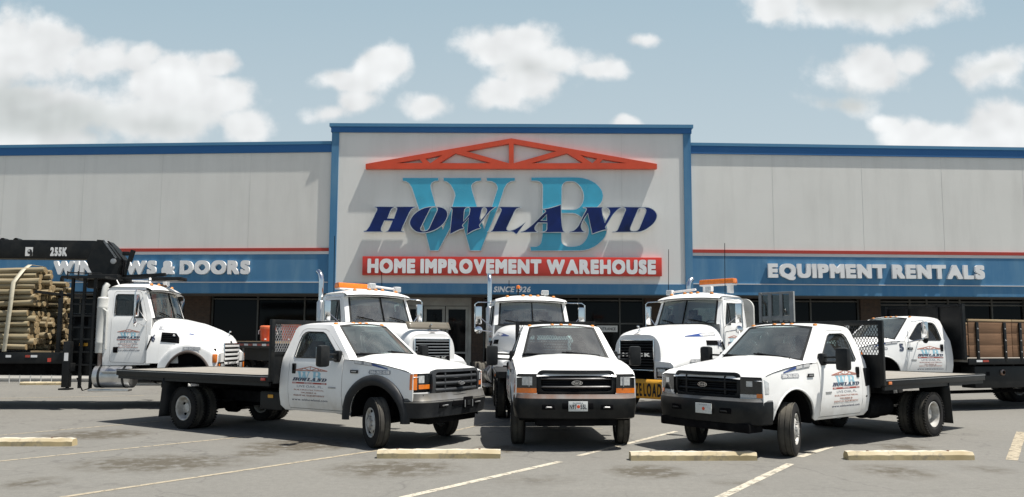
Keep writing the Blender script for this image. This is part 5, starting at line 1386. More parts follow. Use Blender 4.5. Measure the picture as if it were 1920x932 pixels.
        mb = MB(); mb.box((.955, s*y0, 1.0), (.03, .46, .25), 'hole', .01); mb.box((.972, s*(y0-.08), 1.0), (.012, .21, .17), 'lens', .02); h = mb.build('headlight', root)
        mb = MB()
        mb.sheet([[(y0-.21, .885), (y0+.22, .885), (y0+.22, 1.115), (y0-.21, 1.115)], [(y0-.19, .905), (y0+.20, .905), (y0+.20, 1.095), (y0-.19, 1.095)]], lambda y, z, s=s: V(.978, s*y, z), 'chrome', None, .012, (1, 0, 0)); mb.build('lamp_bezel', h)
        mb = MB(); mb.box((.967, s*(y0+.145), 1.0), (.03, .09, .18), 'amber', .01)
        if gr_: mb.box((.86, s*1.04, 1.22), (.16, .14, .22), 'amber', .04); mb.box((.945, s*.92, 1.22), (.05, .14, .22), 'lens', .03); mb.box((.90, s*(y0+.245), 1.0), (.10, .012, .17), 'amber', .005); mb.build('turn_signal', h)
    # ---- bumper
    mb = MB(); bz = (.48, .80)
    path = [(-1.2, .55), (-1.19, .80), (-1.10, .98), (-.9, 1.04), (0, 1.06), (.9, 1.04), (1.10, .98), (1.19, .80), (1.2, .55)]
    def bp(u, v):
        i = u*(len(path)-1); k = min(int(i), len(path)-2); f = i-k; y = path[k][0]*(1-f)+path[k+1][0]*f; x = path[k][1]*(1-f)+path[k+1][1]*f
        return V(x-.05*(2*v-1)**4, y, bz[0]+(bz[1]-bz[0])*v)
    mb.grid(bp, 32, 6, 'white' if gr_ else 'chrome'); mb.box((.86, 0, .82), (.3, 2.0, .05), 'under'); bm_ = mb.build('bumper', root, sharp=50)
    # ---- exhaust
    for s in ((q['stack'],) if q['stack'] in (-1, 1) else ()):
        mb = MB(); x, y = -2.95, s*q.get('stack_y', .88)
        top = q.get('stack_top', 3.78)
        mb.tube([V(x, y, .9), V(x, y, 1.6)], .065, 'under', 12); mb.tube([V(x, y, 1.5), V(x, y, 1.55), V(x, y, 2.75), V(x, y, 2.8)], [.07, .105, .105, .07], 'alu', 18)
        mb.tube([V(x, y, 2.75), V(x, y, top-.2), V(x-.03, y, top-.08), V(x-.10, y, top), V(x-.19, y, top+.05)], .067, 'chrome', 16, False)
        mb.lathe([(0, .0), (.001, .060)], V(x-.188, y, top+.048), (-.87, 0, .48), 'hole', 14); mb.build('exhaust_stack', root)
    # ---- tanks and steps
    for s in (-1, 1):
        mb = MB(); mb.lathe([(-.55, 0), (-.55, .25), (-.52, .28), (.52, .28), (.55, .25), (.55, 0)], (q['tank_x'], s*.88, .78), (1, 0, 0), 'alu', 26); tk = mb.build('fuel_tank', root)
        for dx in (-.35, .35):
            mb = MB(); mb.lathe([(-.035, .285), (.035, .285)], (q['tank_x']+dx, s*.88, .78), (1, 0, 0), 'black_plastic', 26); mb.build('tank_strap', tk)
        mb = MB(); mb.box((q['tank_x'], s*1.12, .46), (1.15, .22, .05), 'alu', .01); mb.box((q['tank_x'], s*1.18, .90), (.5, .10, .03), 'alu'); mb.build('step', root)
    # ---- mirrors
    for s in (-1, 1):
        mb = MB(); x, y = -1.62, s*1.38
        mb.tube([V(-1.60, s*.98, 2.86), V(x, y+s*.02, 2.86), V(x, y+s*.10, 2.80), V(x, y+s*.10, 2.12), V(x, y+s*.02, 2.06), V(-1.55, s*1.02, 2.0)], .016, 'chrome', 6)
        mb.tube([V(-1.50, s*1.03, 2.12), V(x, y, 2.46)], .012, 'chrome', 6)
        mb.box((x, y+s*.0, 2.48), (.07, .17, .52), 'chrome', .03); mb.box((x-.04, y, 2.48), (.01, .14, .46), 'lens_dark')
        mb.lathe([(-.03, .03), (-.02, .10), (0, .105), (.02, .06), (.03, 0)], (x, y, 2.06), (1, 0, 0), 'chrome', 16); mb.build('mirror', root)
    # ---- roof lamps and extras
    rt = lambda x, y: roof((-1.42-x)/1.32, .5+y/1.9).z
    for y in (-.62, -.2, 0, .2, .62):
        mb = MB(); mb.lathe([(0, .05), (.015, .05), (.045, .03), (.05, 0)], V(-1.62, y, rt(-1.62, y)), (0, 0, 1), 'amber_dome', 12); mb.build('roof_lamp', root)
    for it in q['lights']:
        kind, x, y = it[0], it[1], it[2]; z = rt(x, y)
        mb = MB()
        if kind == 'work': mb.box((x, y, z+.10), (.13, .19, .14), 'white_dec', .02); mb.box((x+.066, y, z+.10), (.012, .16, .11), 'lens'); mb.box((x, y, z+.015), (.05, .05, .06), 'alu'); mb.build('work_lamp', root)
        elif kind == 'bar':
            zz_ = z+it[3]; mb.box((x, y, zz_+.11), (.28, it[4], .15), 'amber', .04, taper=lambda c: setattr(c, 'x', c.x*(.75 if c.z > 0 else 1))); lb = mb.build('light_bar', root)
            mb = MB(); mb.box((x, y, zz_+.02), (.26, it[4]-.05, .04), 'white_dec', .01)
            for k in (-1, 1): mb.box((x, y+k*it[4]*.35, (z+zz_)/2), (.2, .1, max(.03, zz_-z)), 'white_dec', .01)
            mb.build('light_bar_mount', lb)
        elif kind == 'beacon': mb.tube([V(x, y, z), V(x, y, z+.22)], .02, 'black_plastic', 8); mb.lathe([(0, .06), (.08, .055), (.11, .0)], V(x, y, z+.22), (0, 0, 1), 'amber', 14); mb.build('beacon', root)
        elif kind == 'aerial': mb.tube([V(x, y, z), V(x-.04, y, z+it[3])], .009, 'hole', 5); mb.build('aerial', root)
        elif kind == 'horn': mb.lathe([(-.28, .03), (0, .035), (.2, .05), (.26, .085)], V(x, y, z+.09), (1, 0, 0), 'chrome', 14); mb.build('horn', root)
        elif kind == 'rail': mb.tube([V(x, y, z+.09), V(x, y+it[3], rt(x, y+it[3])+.09)], .03, 'white_dec', 8); mb.build('lamp_rail', root)
    if q['guard']:
        mb = MB(); N = 10; W = 1.02
        o = [(-W, 1.3)]+[(-W+.28-.28*math.cos(R(90*k/N)), q['guard']-.28+.28*math.sin(R(90*k/N))) for k in range(N+1)]
        o = o+[(-y, z) for y, z in o[::-1]]
        mb.sheet([o], lambda y, z: V(-3.22, y, z), 'guard', None, .07, (-1, 0, 0)); gd = mb.build('cab_guard', root, flat=True)
        mb = MB()
        for z in (1.7, 2.0, 2.3, 2.6): mb.box((-3.14, 0, z), (.02, 1.8, .02), 'alu')
        for s in (-1, 1): mb.box((-3.29, s*.8, 2.0), (.05, .08, 1.4), 'alu')
        mb.build('guard_rib', gd)
    return root
M['steel_grey'] = simple('galvanised_steel_grey', (.30, .31, .305), .6, .1, var=.15, scale=3)
M['trim_brown'] = simple('dusty_arch_trim', (.085, .065, .055), .6, var=.2)
def rescale(root, kx=1., ky=1., nose=None):
    """change the proportions of a finished truck (wheels keep theirs)"""
    def fx_(x):
        x *= kx
        return nose[0]+(x-nose[0])*nose[1] if nose and x > nose[0] else x
    done = set()
    def walk(o):
        for ch in list(o.children):
            if ch.name.startswith('wheel'): ch.location.x = fx_(ch.location.x); ch.location.y *= ky; continue
            if ch.data.name not in done:
                done.add(ch.data.name)
                for v in ch.data.vertices: v.co.x = fx_(v.co.x); v.co.y *= ky
                ch.data.update()
            walk(ch)
    walk(root); return root
M['guard'] = simple('dull_aluminium_guard', (.55, .55, .52), .6, .1, var=.08, scale=3)
M['bugscreen'] = simple('smoky_bug_screen', (.16, .14, .105), .2, coat=.4, var=.1)
# ------------------------------------------------------------------ vehicles in place
TR = 'white flatbed trucks with pickup cabs'
ford('flatbed_truck', 'white flatbed truck with black wheel flares, front wheels turned hard towards the wheel stop', 'truck', (-1.715, 12.69), (.852, -.525), 4.80,
     dict(grille='grey', bumper='grey', flare=True, bed=(2.50, 2.26), steer=R(-28), decals=(-1, 1), head_style='side_amber', front_track=.93, tank_side=-1, head_top=2.10), TR)
ford('flatbed_truck', 'white flatbed truck seen head-on, amber strips under its headlights, rusty silver bumper', 'truck', (1.0, 12.5), (.045, -.999), 4.24,
     dict(grille='silver', bumper='silver', deck_mat='black', bed=(1.88, 1.15), steer=R(-5), decals=(-1, 1), head_style='low_amber', plate='N97_55L', head_top=2.14, head_w=.82), TR)
ford('flatbed_truck', 'white flatbed truck with an all-black grille, black bumper and smoked headlights', 'truck', (3.75, 11.95), (-.80, -.60), 4.30,
     dict(grille='black', bumper='black', bed=(1.90, 2.26), steer=R(22), decals=(-1, 1), head_style='smoked', plate='_', plate_y=.10, gap_box=True, head_top=2.12), TR)
TG = 'white long-nosed tractors'
tractor('semi_tractor', 'white long-nosed tractor with a brown bug screen on its hood and an orange light bar', 'truck', (-2.50, 17.70), (.669, -.743),
        dict(text_z=1.33, bug=True, stack=-1, stack_top=3.55, lights=[('bar', -2.35, -.25, .0, 1.0), ('work', -1.75, -.05, ), ('work', -1.72, .72), ('rail', -1.75, .05, .6), ('aerial', -2.3, -.85, 1.5), ('aerial', -1.8, .3, .5)]), TG)
TC = tractor('semi_tractor', 'white tractor behind the head-on truck, chrome stack rising beside its cab', 'truck', (.77, 19.45), (.14, -.99),
        dict(text_z=1.4, stack=-1, stack_y=.96, stack_top=3.75, lights=[('work', -1.8, .42), ('beacon', -2.0, -.28), ('aerial', -2.2, -.5, .5)]), TG)
TR3 = tractor('semi_tractor', 'white long-nosed tractor wearing the yellow banner on its bumper', 'truck', (3.74, 18.44), (-.707, -.707),
        dict(text_z=1.42, stack=-1, stack_top=3.55, guard=2.95, grille='dark', number='18', lights=[('bar', -2.45, .35, .22, 1.05), ('work', -1.75, -.75), ('work', -1.85, .42), ('rail', -1.78, -.65, .7), ('aerial', -2.0, .8, 1.4), ('aerial', -1.9, -.9, 1.4)]), TG)
LT = tractor('log_truck', 'white truck carrying strapped pole bundles, black knuckleboom loader folded above its cab', 'truck', (-8.05, 19.4), (.998, .06),
        dict(hood='sloped', stack=0, fender_trim='trim_brown', number='6', rear=False, frame_len=11.5, tank_x=-2.41, scale=1.04, sides=(-1,), lights=[('work', -1.75, .5), ('horn', -2.1, -.3)]))
rescale(LT, .81, 1.0, (-1.05, .86)); rescale(TC, 1.0, 1.10)
# ------------------------------------------------------------------ loader, bed and poles of the log truck
def local_of(root, px, py, yl):
    """where the sight line meets the truck's own lengthwise plane y = yl, in the truck's coordinates"""
    Mw = Matrix.LocRotScale(root.location, root.rotation_euler, root.scale); Mi = Mw.inverted()
    o = Mi @ Vector((0, 0, EYE)); d = (Mi.to_3x3() @ ray(px, py)); t = (yl-o.y)/d.y
    p = o+d*t; return Vector((p.x, p.z))
lo = lambda px, py, yl=0.: local_of(LT, px, py, yl)
KS = 1.04
def xz(v, y): return Vector((v.x, y, v.y))
# boom
p0, p1, p2, p3 = lo(-260, 453), lo(205, 453), lo(205, 488), lo(-260, 488)
tip = [lo(x, y) for x, y in ((192, 452), (204, 453), (216, 464), (233, 487), (232, 500), (228, 516), (183, 516), (176, 503), (172, 491))]
mb = MB(); hz_ = (p1.y-p2.y)
zt_, zb_ = (p1.y), (p2.y); xa, xb = p0.x, p1.x-.25
mb.box(((xa+xb)/2, 0, (zt_+zb_)/2), (xb-xa, .34, zt_-zb_), 'black', .03)
boom = mb.build('loader_boom', LT)
mb = MB(); mb.extrude([[(p.x, p.y) for p in tip]], lambda u, v, d: Vector((u, d, v)), -.26, .26, 'black'); mb.build('boom_knuckle', boom, flat=True)
mb = MB(); a, b = lo(203, 455), lo(226, 486); mb.bar((a.x, -.20, a.y+.03), (b.x+.02, -.20, b.y), .12, .05, 'silver'); mb.lathe([(0, .07), (.03, .07), (.04, 0)], (lo(213, 490, -.27).x, -.265, lo(213, 490, -.27).y), (0, -1, 0), 'silver', 14); mb.build('knuckle_plate', boom)
mb = MB()
for px in (9, 34): q = lo(px, 452); mb.lathe([(-.1, .07), (.1, .07)], (q.x, 0, q.y), (0, 1, 0), 'black', 10); mb.build('boom_pin', boom); mb = MB()
for dy in (-.12, -.08): a, b, c2 = lo(206, 456), lo(236, 492), lo(232, 520); mb.tube([(a.x, dy, a.y+.03), (b.x, dy, b.y), (c2.x, dy, c2.y)], .025, 'hole', 6)
mb.build('hydraulic_line', boom)
mb = MB(); fnb = lambda u, v, d: Vector((u, -.171-d, v)); a, b = lo(94, 480, -.17), lo(126, 464, -.17)
for l in flat_text('255K', .09, a.x, b.x, a.y, b.y): mb.extrude(l, fnb, 0, .003, 'white_dec', back=False)
mb.build('boom_lettering', boom, flat=True)
mb = MB(); a, b = lo(47, 480, -.17), lo(62, 463.5, -.17); cx, cz, w, h = (a.x+b.x)/2, (a.y+b.y)/2, (b.x-a.x)/2, (b.y-a.y)/2
mb.extrude([[(cx-w, cz-h), (cx+w, cz-h), (cx+w, cz+h), (cx-w, cz+h)]], fnb, 0, .002, 'white_dec', back=False)
N = 18; mb.extrude([[(cx+.02+w*.62*math.cos(2*PI*k/N), cz+h*.55*math.sin(2*PI*k/N)) for k in range(N)], [(cx+.0+w*.22*math.cos(2*PI*k/N), cz+.02+h*.22*math.sin(2*PI*k/N)) for k in range(N)]], fnb, .002, .004, 'black_ink', back=False)
mb.extrude([[(cx+w*.15, cz-h*.98), (cx+w*.98, cz-h*.98), (cx+w*.98, cz-h*.05), (cx+w*.5, cz-h*.2)]], fnb, .002, .0035, 'black_ink', back=False)
mb.build('boom_emblem', boom, flat=True)
# slewing column, platform, folded jib
c0, c1 = lo(178, 516), lo(232, 516); zc = c0.y; xm = (c0.x+c1.x)/2
mb = MB(); mb.box((xm, 0, zc-.18), (.75, .7, .36), 'black', .03); mb.tube([(xm-.08, 0, .95), (xm-.08, 0, 1.6), (xm-.08, 0, zc-.2)], [.34, .22, .20], 'black', 18)
mb.box((xm-.1, 0, 1.0), (.9, 1.3, .35), 'black', .03); col = mb.build('loader_column', LT)
mb = MB(); a, b = lo(123, 518, -.9), lo(205, 518, -.9)
mb.box(((a.x+b.x)/2, -.35, a.y-.03), (b.x-a.x, 1.5, .06), 'black')
for px in (127, 147): q = lo(px, 512, -1.05); mb.tube([(q.x, -1.05, q.y-.15), (q.x, -1.05, q.y+.05)], .016, 'black', 6)
q0, q1 = lo(127, 511, -1.05), lo(190, 513, -1.05); mb.tube([(q0.x, -1.05, q0.y), (q1.x, -1.05, q1.y)], .016, 'black', 6)
mb.build('operator_platform', LT)
mb = MB(); a, b = lo(232, 524), lo(336, 541)
mb.bar((a.x, 0, a.y), (b.x+.1, .05, 3.24), .42, .09, 'black', bev=.02); mb.bar((a.x-.2, .0, a.y+.05), (b.x-.4, .1, 3.36), .12, .08, 'black'); mb.build('folded_jib', LT)
mb = MB(); a, b = lo(238, 516), lo(252, 470)
mb.bar((a.x, -.1, a.y), (b.x-.05, -.1, b.y-.15), .05, .05, 'black'); mb.bar((b.x-.06, -.1, b.y-.3), (b.x+.02, -.1, b.y), .09, .09, 'black'); mb.box((a.x, -.1, a.y+.55), (.16, .1, .10), 'black', .02); mb.build('grapple_tip', LT)
mb = MB()
for k in range(3):
    a = lo(228+4*k, 528); b = lo(262+5*k, 536); m_ = (a+b)/2; mb.tube([(a.x, -.3-.1*k, a.y), (m_.x-.1, -.4-.1*k, m_.y-.12), (m_.x+.1, -.4, m_.y-.1), (b.x, -.3, b.y)], .018, 'silver' if k else 'hole', 6)
mb.build('hose_bundle', LT)
# ladder tower at the near side and outrigger
mb = MB(); yl = -1.0
for px in (138, 160, 180):
    a, b = lo(px, 522, yl), lo(px, 728, yl); mb.box((a.x, yl, (a.y+b.y)/2), (.06, .06, a.y-b.y), 'black')
for py in (548, 570, 592, 614, 636, 660, 684):
    a, b = lo(138, py, yl), lo(180, py, yl); mb.box(((a.x+b.x)/2, yl, a.y), (b.x-a.x, .04, .04), 'black')
mb.build('ladder', LT)
mb = MB(); a = lo(152, 620, -.95); mb.box((a.x, -.55, 1.55), (.55, .7, 1.5), 'black', .03); mb.box((a.x-.02, -.91, lo(152, 600, -.9).y), (.30, .02, .22), 'under'); a = lo(157, 646, -.91); mb.box((a.x, -.915, a.y), (.20, .01, .07), 'yellow_ban'); mb.build('control_cabinet', LT)
mb = MB(); a, b = lo(120, 640, -1.18), lo(132, 731, -1.18); x = (a.x+b.x)/2
mb.box((x, -1.18, (a.y+b.y)/2+.03), (.16, .16, a.y-b.y-.06), 'black', .015); mb.box((x, -1.18, b.y+.02), (.24, .24, .04), 'black', .01); mb.box((x, -.6, 1.0), (.2, 1.2, .2), 'black', .02)
mb.box((x+.01, -1.266, lo(127, 669, -1.2).y), (.09, .006, .19), 'white_dec'); mb.build('outrigger', LT)
mb = MB(); mb.tube([(x+.2, -1.1, .75), (x+.35, -1.12, .45), (x+.5, -1.1, .50), (x+.6, -1.05, .8)], .016, 'hole', 6); mb.build('hose_bundle', LT)
# air cleaner / muffler standing at the cab corner
mb = MB(); a, b = lo(183, 545, -1.0), lo(203, 545, -1.0); xm2 = (a.x+b.x)/2; r = (b.x-a.x)/2
z1, z0 = lo(190, 557, -1.0).y, lo(190, 662, -1.0).y
mb.lathe([(0, r*.5), (0.0, r*.95), (.04, r), (.22, r), (.23, r*1.03), (.27, r*1.03), (.28, r), (z1-z0-.28, r), (z1-z0-.27, r*1.03), (z1-z0-.23, r*1.03), (z1-z0-.22, r), (z1-z0-.03, r), (z1-z0, r*.8), (z1-z0, 0)], (xm2, -.95, z0), (0, 0, 1), 'guard', 24)
mb.tube([(xm2, -.95, z1-.03), (xm2+.03, -.95, z1+.25), (xm2+.05, -.9, z1+.32)], r*.55, 'guard', 14); mb.tube([(xm2, -.95, z0-.4), (xm2, -.95, z0+.05)], r*.5, 'rusty', 12); mb.tube([(xm2+r+.02, -1.05, z0+.1), (xm2+r+.02, -1.05, z1-.35), (xm2+r-.08, -1.05, z1-.28)], .022, 'guard', 8); mb.build('muffler_shield', LT)
# deck of the truck
a, b = lo(126, 661, -1.2), lo(126, 682, -1.2); zd = a.y; xe = a.x; xr = -10.6
mb = MB(); mb.box(((xe+xr)/2, 0, (zd+b.y)/2), (xe-xr, 2.4, zd-b.y), 'black', .015)
for y in (-.45, .45): mb.box(((xe+xr)/2, y, b.y-.1), (xe-xr, .12, .2), 'under')
dk = mb.build('deck', LT)
for px, wpx, m in ((16, 9, 'white_dec'), (52, 8, 'red_dec'), (64, 11, 'white_dec'), (93, 6, 'redlens')):
    a = lo(px, 667, -1.2); w = wpx/1350*18.4/KS; mb = MB(); mb.box((a.x, -1.206, lo(px, 668 if m != 'redlens' else 675, -1.2).y), (w, .008, .055 if m != 'redlens' else .09), m); mb.build('reflective_tape' if m != 'redlens' else 'marker_lamp', dk)
mb = MB(); a, b = lo(60, 661, -1.1), lo(98, 658, -1.1); mb.box(((a.x+b.x)/2, -1.08, zd+.02), (b.x-a.x, .16, .035), 'pale_board'); mb.build('board', dk)
for i, x in enumerate((-9.9, -8.6)):
    for s in (-1, 1): add_wheel(LT, x, s*1.07, s, 'rear_lug', .52, .28); add_wheel(LT, x, s*.77, -s, 'rear_lug', .52, .28)
for y, top in ((-1.14, 560), (-.05, 545), (1.12, 520)):
    mb = MB(); a = lo(112, 600, y); t_ = lo(112, top, y).y; mb.box((a.x, y, (zd+t_)/2), (.07, .09, t_-zd), 'black', .01)
    if y == -.05: mb.bar((a.x, -1.14, t_-.1), (a.x, 1.12, t_-.1), .06, .06, 'black')
    mb.build('stake', LT)
# poles: cut ends face forward, each pole on its own
def pole_mesh(L, r, seed):
    rnd = random.Random(seed); mb = MB(); n = 12; rings = 14; vs = []
    ph = rnd.random()*6
    for i in range(rings+1):
        x = -L*i/rings; rr = r*(1-.10*i/rings); dy = .012*math.sin(ph+i*.9); dz = .012*math.cos(ph*1.3+i*.7)
        for k in range(n): a = 2*PI*k/n; q = rr*(1+.05*math.sin(3*a+ph+i*.5)+rnd.uniform(-.02, .02)); vs.append((x, dy+q*math.cos(a), dz+q*math.sin(a)))
    mb.faces(vs, [(i*n+k, (i+1)*n+k, (i+1)*n+(k+1) % n, i*n+(k+1) % n) for i in range(rings) for k in range(n)], 'pole')
    mb.faces(vs[:n]+[(.004, 0, 0)], [(k, (k+1) % n, n) for k in range(n)], 'pole_end'); mb.faces(vs[-n:]+[(-L-.004, 0, 0)], [((k+1) % n, k, n) for k in range(n)], 'pole_end')
    o = mb.build('p', sharp=40, fix=True); me = o.data; bpy.data.objects.remove(o); return me
PM = [pole_mesh(4.2, r, i) for i, r in enumerate((.064, .072, .080, .068, .076))]
TM = Matrix.LocRotScale(LT.location, LT.rotation_euler, Vector((1, 1, 1)))
def bundle(outline, ynear, xjit, group, label, seed, tilt=0.):
    """outline: photo polygon of the cut ends; poles packed in rows behind the near edge"""
    rnd = random.Random(seed); n = 0
    pts = outline['rows']
    for z, y0, cnt, xf in pts:
        for k in range(cnt):
            me = rnd.choice(PM); o = bpy.data.objects.new('wooden_pole', me); C.objects.link(o)
            y = y0+k*.160+rnd.uniform(-.012, .012); x = xf+rnd.uniform(-xjit, xjit); zz_ = z+rnd.uniform(-.012, .012)
            p = TM @ Vector((x*KS, y*KS, zz_*KS)); o.location = p
            o.rotation_euler = (rnd.uniform(0, 6), rnd.uniform(-.012, .012)+tilt, LT.rotation_euler.z+rnd.uniform(-.012, .012))
            tag(o, label, 'pole', group); n += 1
    return n
h = .136
def rows(z0, nrow, yst, x0, prof):
    out = []
    for i in range(nrow):
        c = prof[i]; out.append((z0+.07+i*h, yst+(i % 2)*.08+prof[i][1], c[0], x0))
    return out
zl = zd+.05
xl = lo(57, 620, -1.1).x
zmid = lo(60, 575, -1.1).y; ztop = lo(74, 505, -1.0).y
n1 = int((zmid-.08-zl)/h); n2 = int((ztop-zmid)/h)+1
xu = lo(60, 540, -1.1).x
lower = rows(zl, n1, -1.08, xl, [(6, .0)]*n1)
upp = [(6, .02), (6, 0.), (6, .02), (6, .05), (5, .12), (4, .2), (4, .28), (3, .36), (2, .4), (1, .5)]
upper = rows(zmid+.03, n2, -1.06, xu, upp)
bundle(dict(rows=lower), 0, .10, 'fence poles in the lower bundle', 'round wooden pole in the lower bundle on the log truck deck', 3)
bundle(dict(rows=upper), 0, .11, 'fence poles in the upper bundle', 'round wooden pole in the upper strapped bundle on the log truck', 4, -.02)
xf = lo(116, 560, .5).x; n3 = int((lo(120, 528, .5).y-zl)/h)
far = rows(zl, n3, .42, xf, [(4, 0.)]*(n3-2)+[(3, .1), (2, .2)])
bundle(dict(rows=far), 0, .10, 'fence poles in the far bundle', 'round wooden pole in the far bundle beside the loader', 5)
# timber spacers between the bundles, and the webbing strap
for x in (xl-.9, xl-2.6):
    mb = MB(); mb.box((0, 0, 0), (.10, 1.4*KS, .07), 'pale_board', .005); o = mb.build('spacer_board'); p = TM @ Vector((x*KS, -.45*KS, (zmid-.02)*KS)); o.location = p; o.rotation_euler = (0, 0, LT.rotation_euler.z)
    tag(o, 'rough timber spacer lying between the upper and lower pole bundles', 'board', 'timber spacers between the pole bundles')
def strap(px_top, px_bot, name_label):
    mb = MB(); pts = []
    a = lo(px_bot, 688, -1.22); zt2 = zmid+.03+(n2)*h+.06
    xt = lo(px_top, 520, -1.1).x
    path = [(-1.23, b.y-.02), (-1.235, zl-.02), (-1.20, zmid), (-1.19, zmid+.03+4*h), (-1.07, zmid+.03+5*h), (-.86, zt2-.12), (-.62, zt2+.02), (-.1, zt2+.03), (.15, zt2-.15), (.2, zl)]
    k = len(path); w = .10
    ax = lambda z: a.x+(xt-a.x)*max(0, min(1, (z-zl)/(zt2-zl)))
    vs = []
    for (y, z) in path: vs += [(ax(z)-w/2, y, z), (ax(z)+w/2, y, z)]
    mb.faces([Vector(v)*KS for v in vs], [(2*i, 2*i+1, 2*i+3, 2*i+2) for i in range(k-1)], 'strap')
    o = mb.build('webbing_strap'); o.location = LT.location; o.rotation_euler = LT.rotation_euler
    md = o.modifiers.new('thick', 'SOLIDIFY'); md.thickness = .008
    tag(o, name_label, 'strap')
strap(32, 6, 'pale webbing strap tied over the pole bundles on the log truck')
# ------------------------------------------------------------------ stake truck
f6 = ford('stake_truck', 'white medium truck with high wooden stake sides behind its cab', 'truck', (8.95, 18.95), (-.95, -.312), 6.8,
     dict(lift=.38, tyre=.49, tw=.27, bed=(1.63, 2.0), decals=(-1, 1), mirror='frame', number='5', bedkind='none', head_style='low_amber', grille='silver', bumper='silver', rear_track=.95, front_track=.96, hood_txt=True))
RA = -6.8
def stake_body(root):
    x1, x0, z = -2.46, RA-1.0, 1.31; hw = 1.24; L = x1-x0; cx = (x0+x1)/2
    mb = MB(); mb.box((cx, 0, z-.03), (L, 2*hw, .06), 'wood_deck'); dk = mb.build('deck', root)
    mb = MB()
    for s in (-1, 1): mb.box((cx, s*(hw+.02), z-.04), (L, .04, .16), 'black', .006); mb.box((cx, s*.43, z-.2), (L, .1, .26), 'under')
    for i in range(8): mb.box((x0+.3+i*(L-.6)/7, 0, z-.11), (.08, 2*hw-.1, .1), 'under')
    mb.build('deck_rail', dk)
    mb = MB(); mb.box((x1+.03, 0, (z+2.75)/2), (.05, 2*hw, 2.75-z), 'black')
    for s in (-1, -.4, .4, 1): mb.box((x1+.07, s*(hw-.04), (z+2.75)/2), (.06, .08, 2.75-z), 'black', .006)
    mb.box((x1+.07, 0, 2.72), (.06, 2*hw-.2, .06), 'black'); mb.build('bulkhead', root)
    for s in (-1, 1):
        xa = x1-.06
        while xa > x0+.4:
            xb = max(x0+.05, xa-1.52)
            for k in range(3):
                mb = MB(); h_ = .31; mb.box(((xa+xb)/2, s*(hw-.01), z+.06+h_*(k+.5)), (xa-xb-.02, .035, h_-.010), 'board', .004); mb.build('side_board', root)
            mb = MB(); mb.box(((xa+xb)/2, s*(hw-.01), z+.06+3*.31+.03), (xa-xb-.02, .05, .055), 'pale_board', .004); mb.build('cap_board', root)
            for x in (xa-.28, xb+.28):
                mb = MB(); mb.box((x, s*(hw+.028), z+.46), (.09, .035, 1.02), 'black', .008)
                for zz_ in (.2, .5, .8): mb.lathe([(0, .02), (.012, .015), (.014, 0)], (x, s*(hw+.046), z+zz_), (0, s, 0), 'silver', 8)
                mb.build('stake', root)
            xa = xb
        for i, m in enumerate(('white_dec', 'red_dec')): mb = MB(); mb.box((x1-.35-.22*i, s*(hw+.044), z-.03), (.20, .006, .05), m); mb.build('reflective_tape', root)
    for s in (-1, 1):
        mb = MB(); mb.box((x1-1.75, s*.98, .86), (2.9, .40, .56), 'black', .02); mb.lathe([(-.02, .08), (.03, .08), (.05, .05)], (x1-1.25, s*1.18, .98), (0, s, 0), 'rusty', 14); mb.box((x1-.75, s*1.18, .95), (.10, .02, .10), 'under'); mb.build('tool_box', root)
        mb = MB(); mb.box((x1-2.25, s*1.14, .72), (.32, .02, .36), 'black'); mb.box((x1-2.25, s*1.152, .80), (.16, .006, .14), 'white_dec'); mb.build('placard', root)
        mb = MB(); mb.box((RA-.75, s*.95, .62), (.02, .6, .8), 'black'); mb.build('mudflap', root)
stake_body(f6)
# ------------------------------------------------------------------ trailer behind the far tractor, coolers on it
tf = Vector((.669, -.743, 0)); th = Vector((-2.5, 17.7, 0))-tf*5.0
TRL = empty('flatbed_trailer', (th.x, th.y, 0), 'black flatbed trailer with red and white reflective tape carrying orange coolers', 'trailer', math.atan2(tf.y, tf.x))
zd2 = 1.70; Lt = 7.6
mb = MB(); mb.box((-Lt/2, 0, zd2-.03), (Lt, 2.44, .06), 'pale_board'); dk2 = mb.build('deck', TRL)
mb = MB()
for s in (-1, 1): mb.box((-Lt/2, s*1.235, zd2-.10), (Lt, .05, .20), 'black', .006); mb.box((-Lt/2, s*.5, zd2-.35), (Lt, .12, .5), 'black'); mb.box((-Lt/2, s*1.15, .85), (Lt*.55, .04, .04), 'silver')
for i in range(9): mb.box((-.3-i*(Lt-.6)/8, 0, zd2-.15), (.08, 2.3, .12), 'under')
for s in (-1, 1):
    for x in (-2.4, -4.2): mb.box((x, s*1.15, 1.2), (.04, .04, .7), 'silver')
mb.build('deck_rail', dk2)
mb = MB()
for s in (-1, 1):
    for i in range(22): mb.box((-.3-i*.33, s*1.264, zd2-.10), (.30, .006, .06), 'white_dec' if i % 2 else 'red_dec')
mb.build('reflective_tape', dk2)
for x in (-Lt+1.0, -Lt+2.2):
    for s in (-1, 1): add_wheel(TRL, x, s*1.07, s, 'rear_lug', .50, .27); add_wheel(TRL, x, s*.77, -s, 'rear_lug', .50, .27)
TMt = Matrix.LocRotScale(TRL.location, TRL.rotation_euler, Vector((1, 1, 1)))
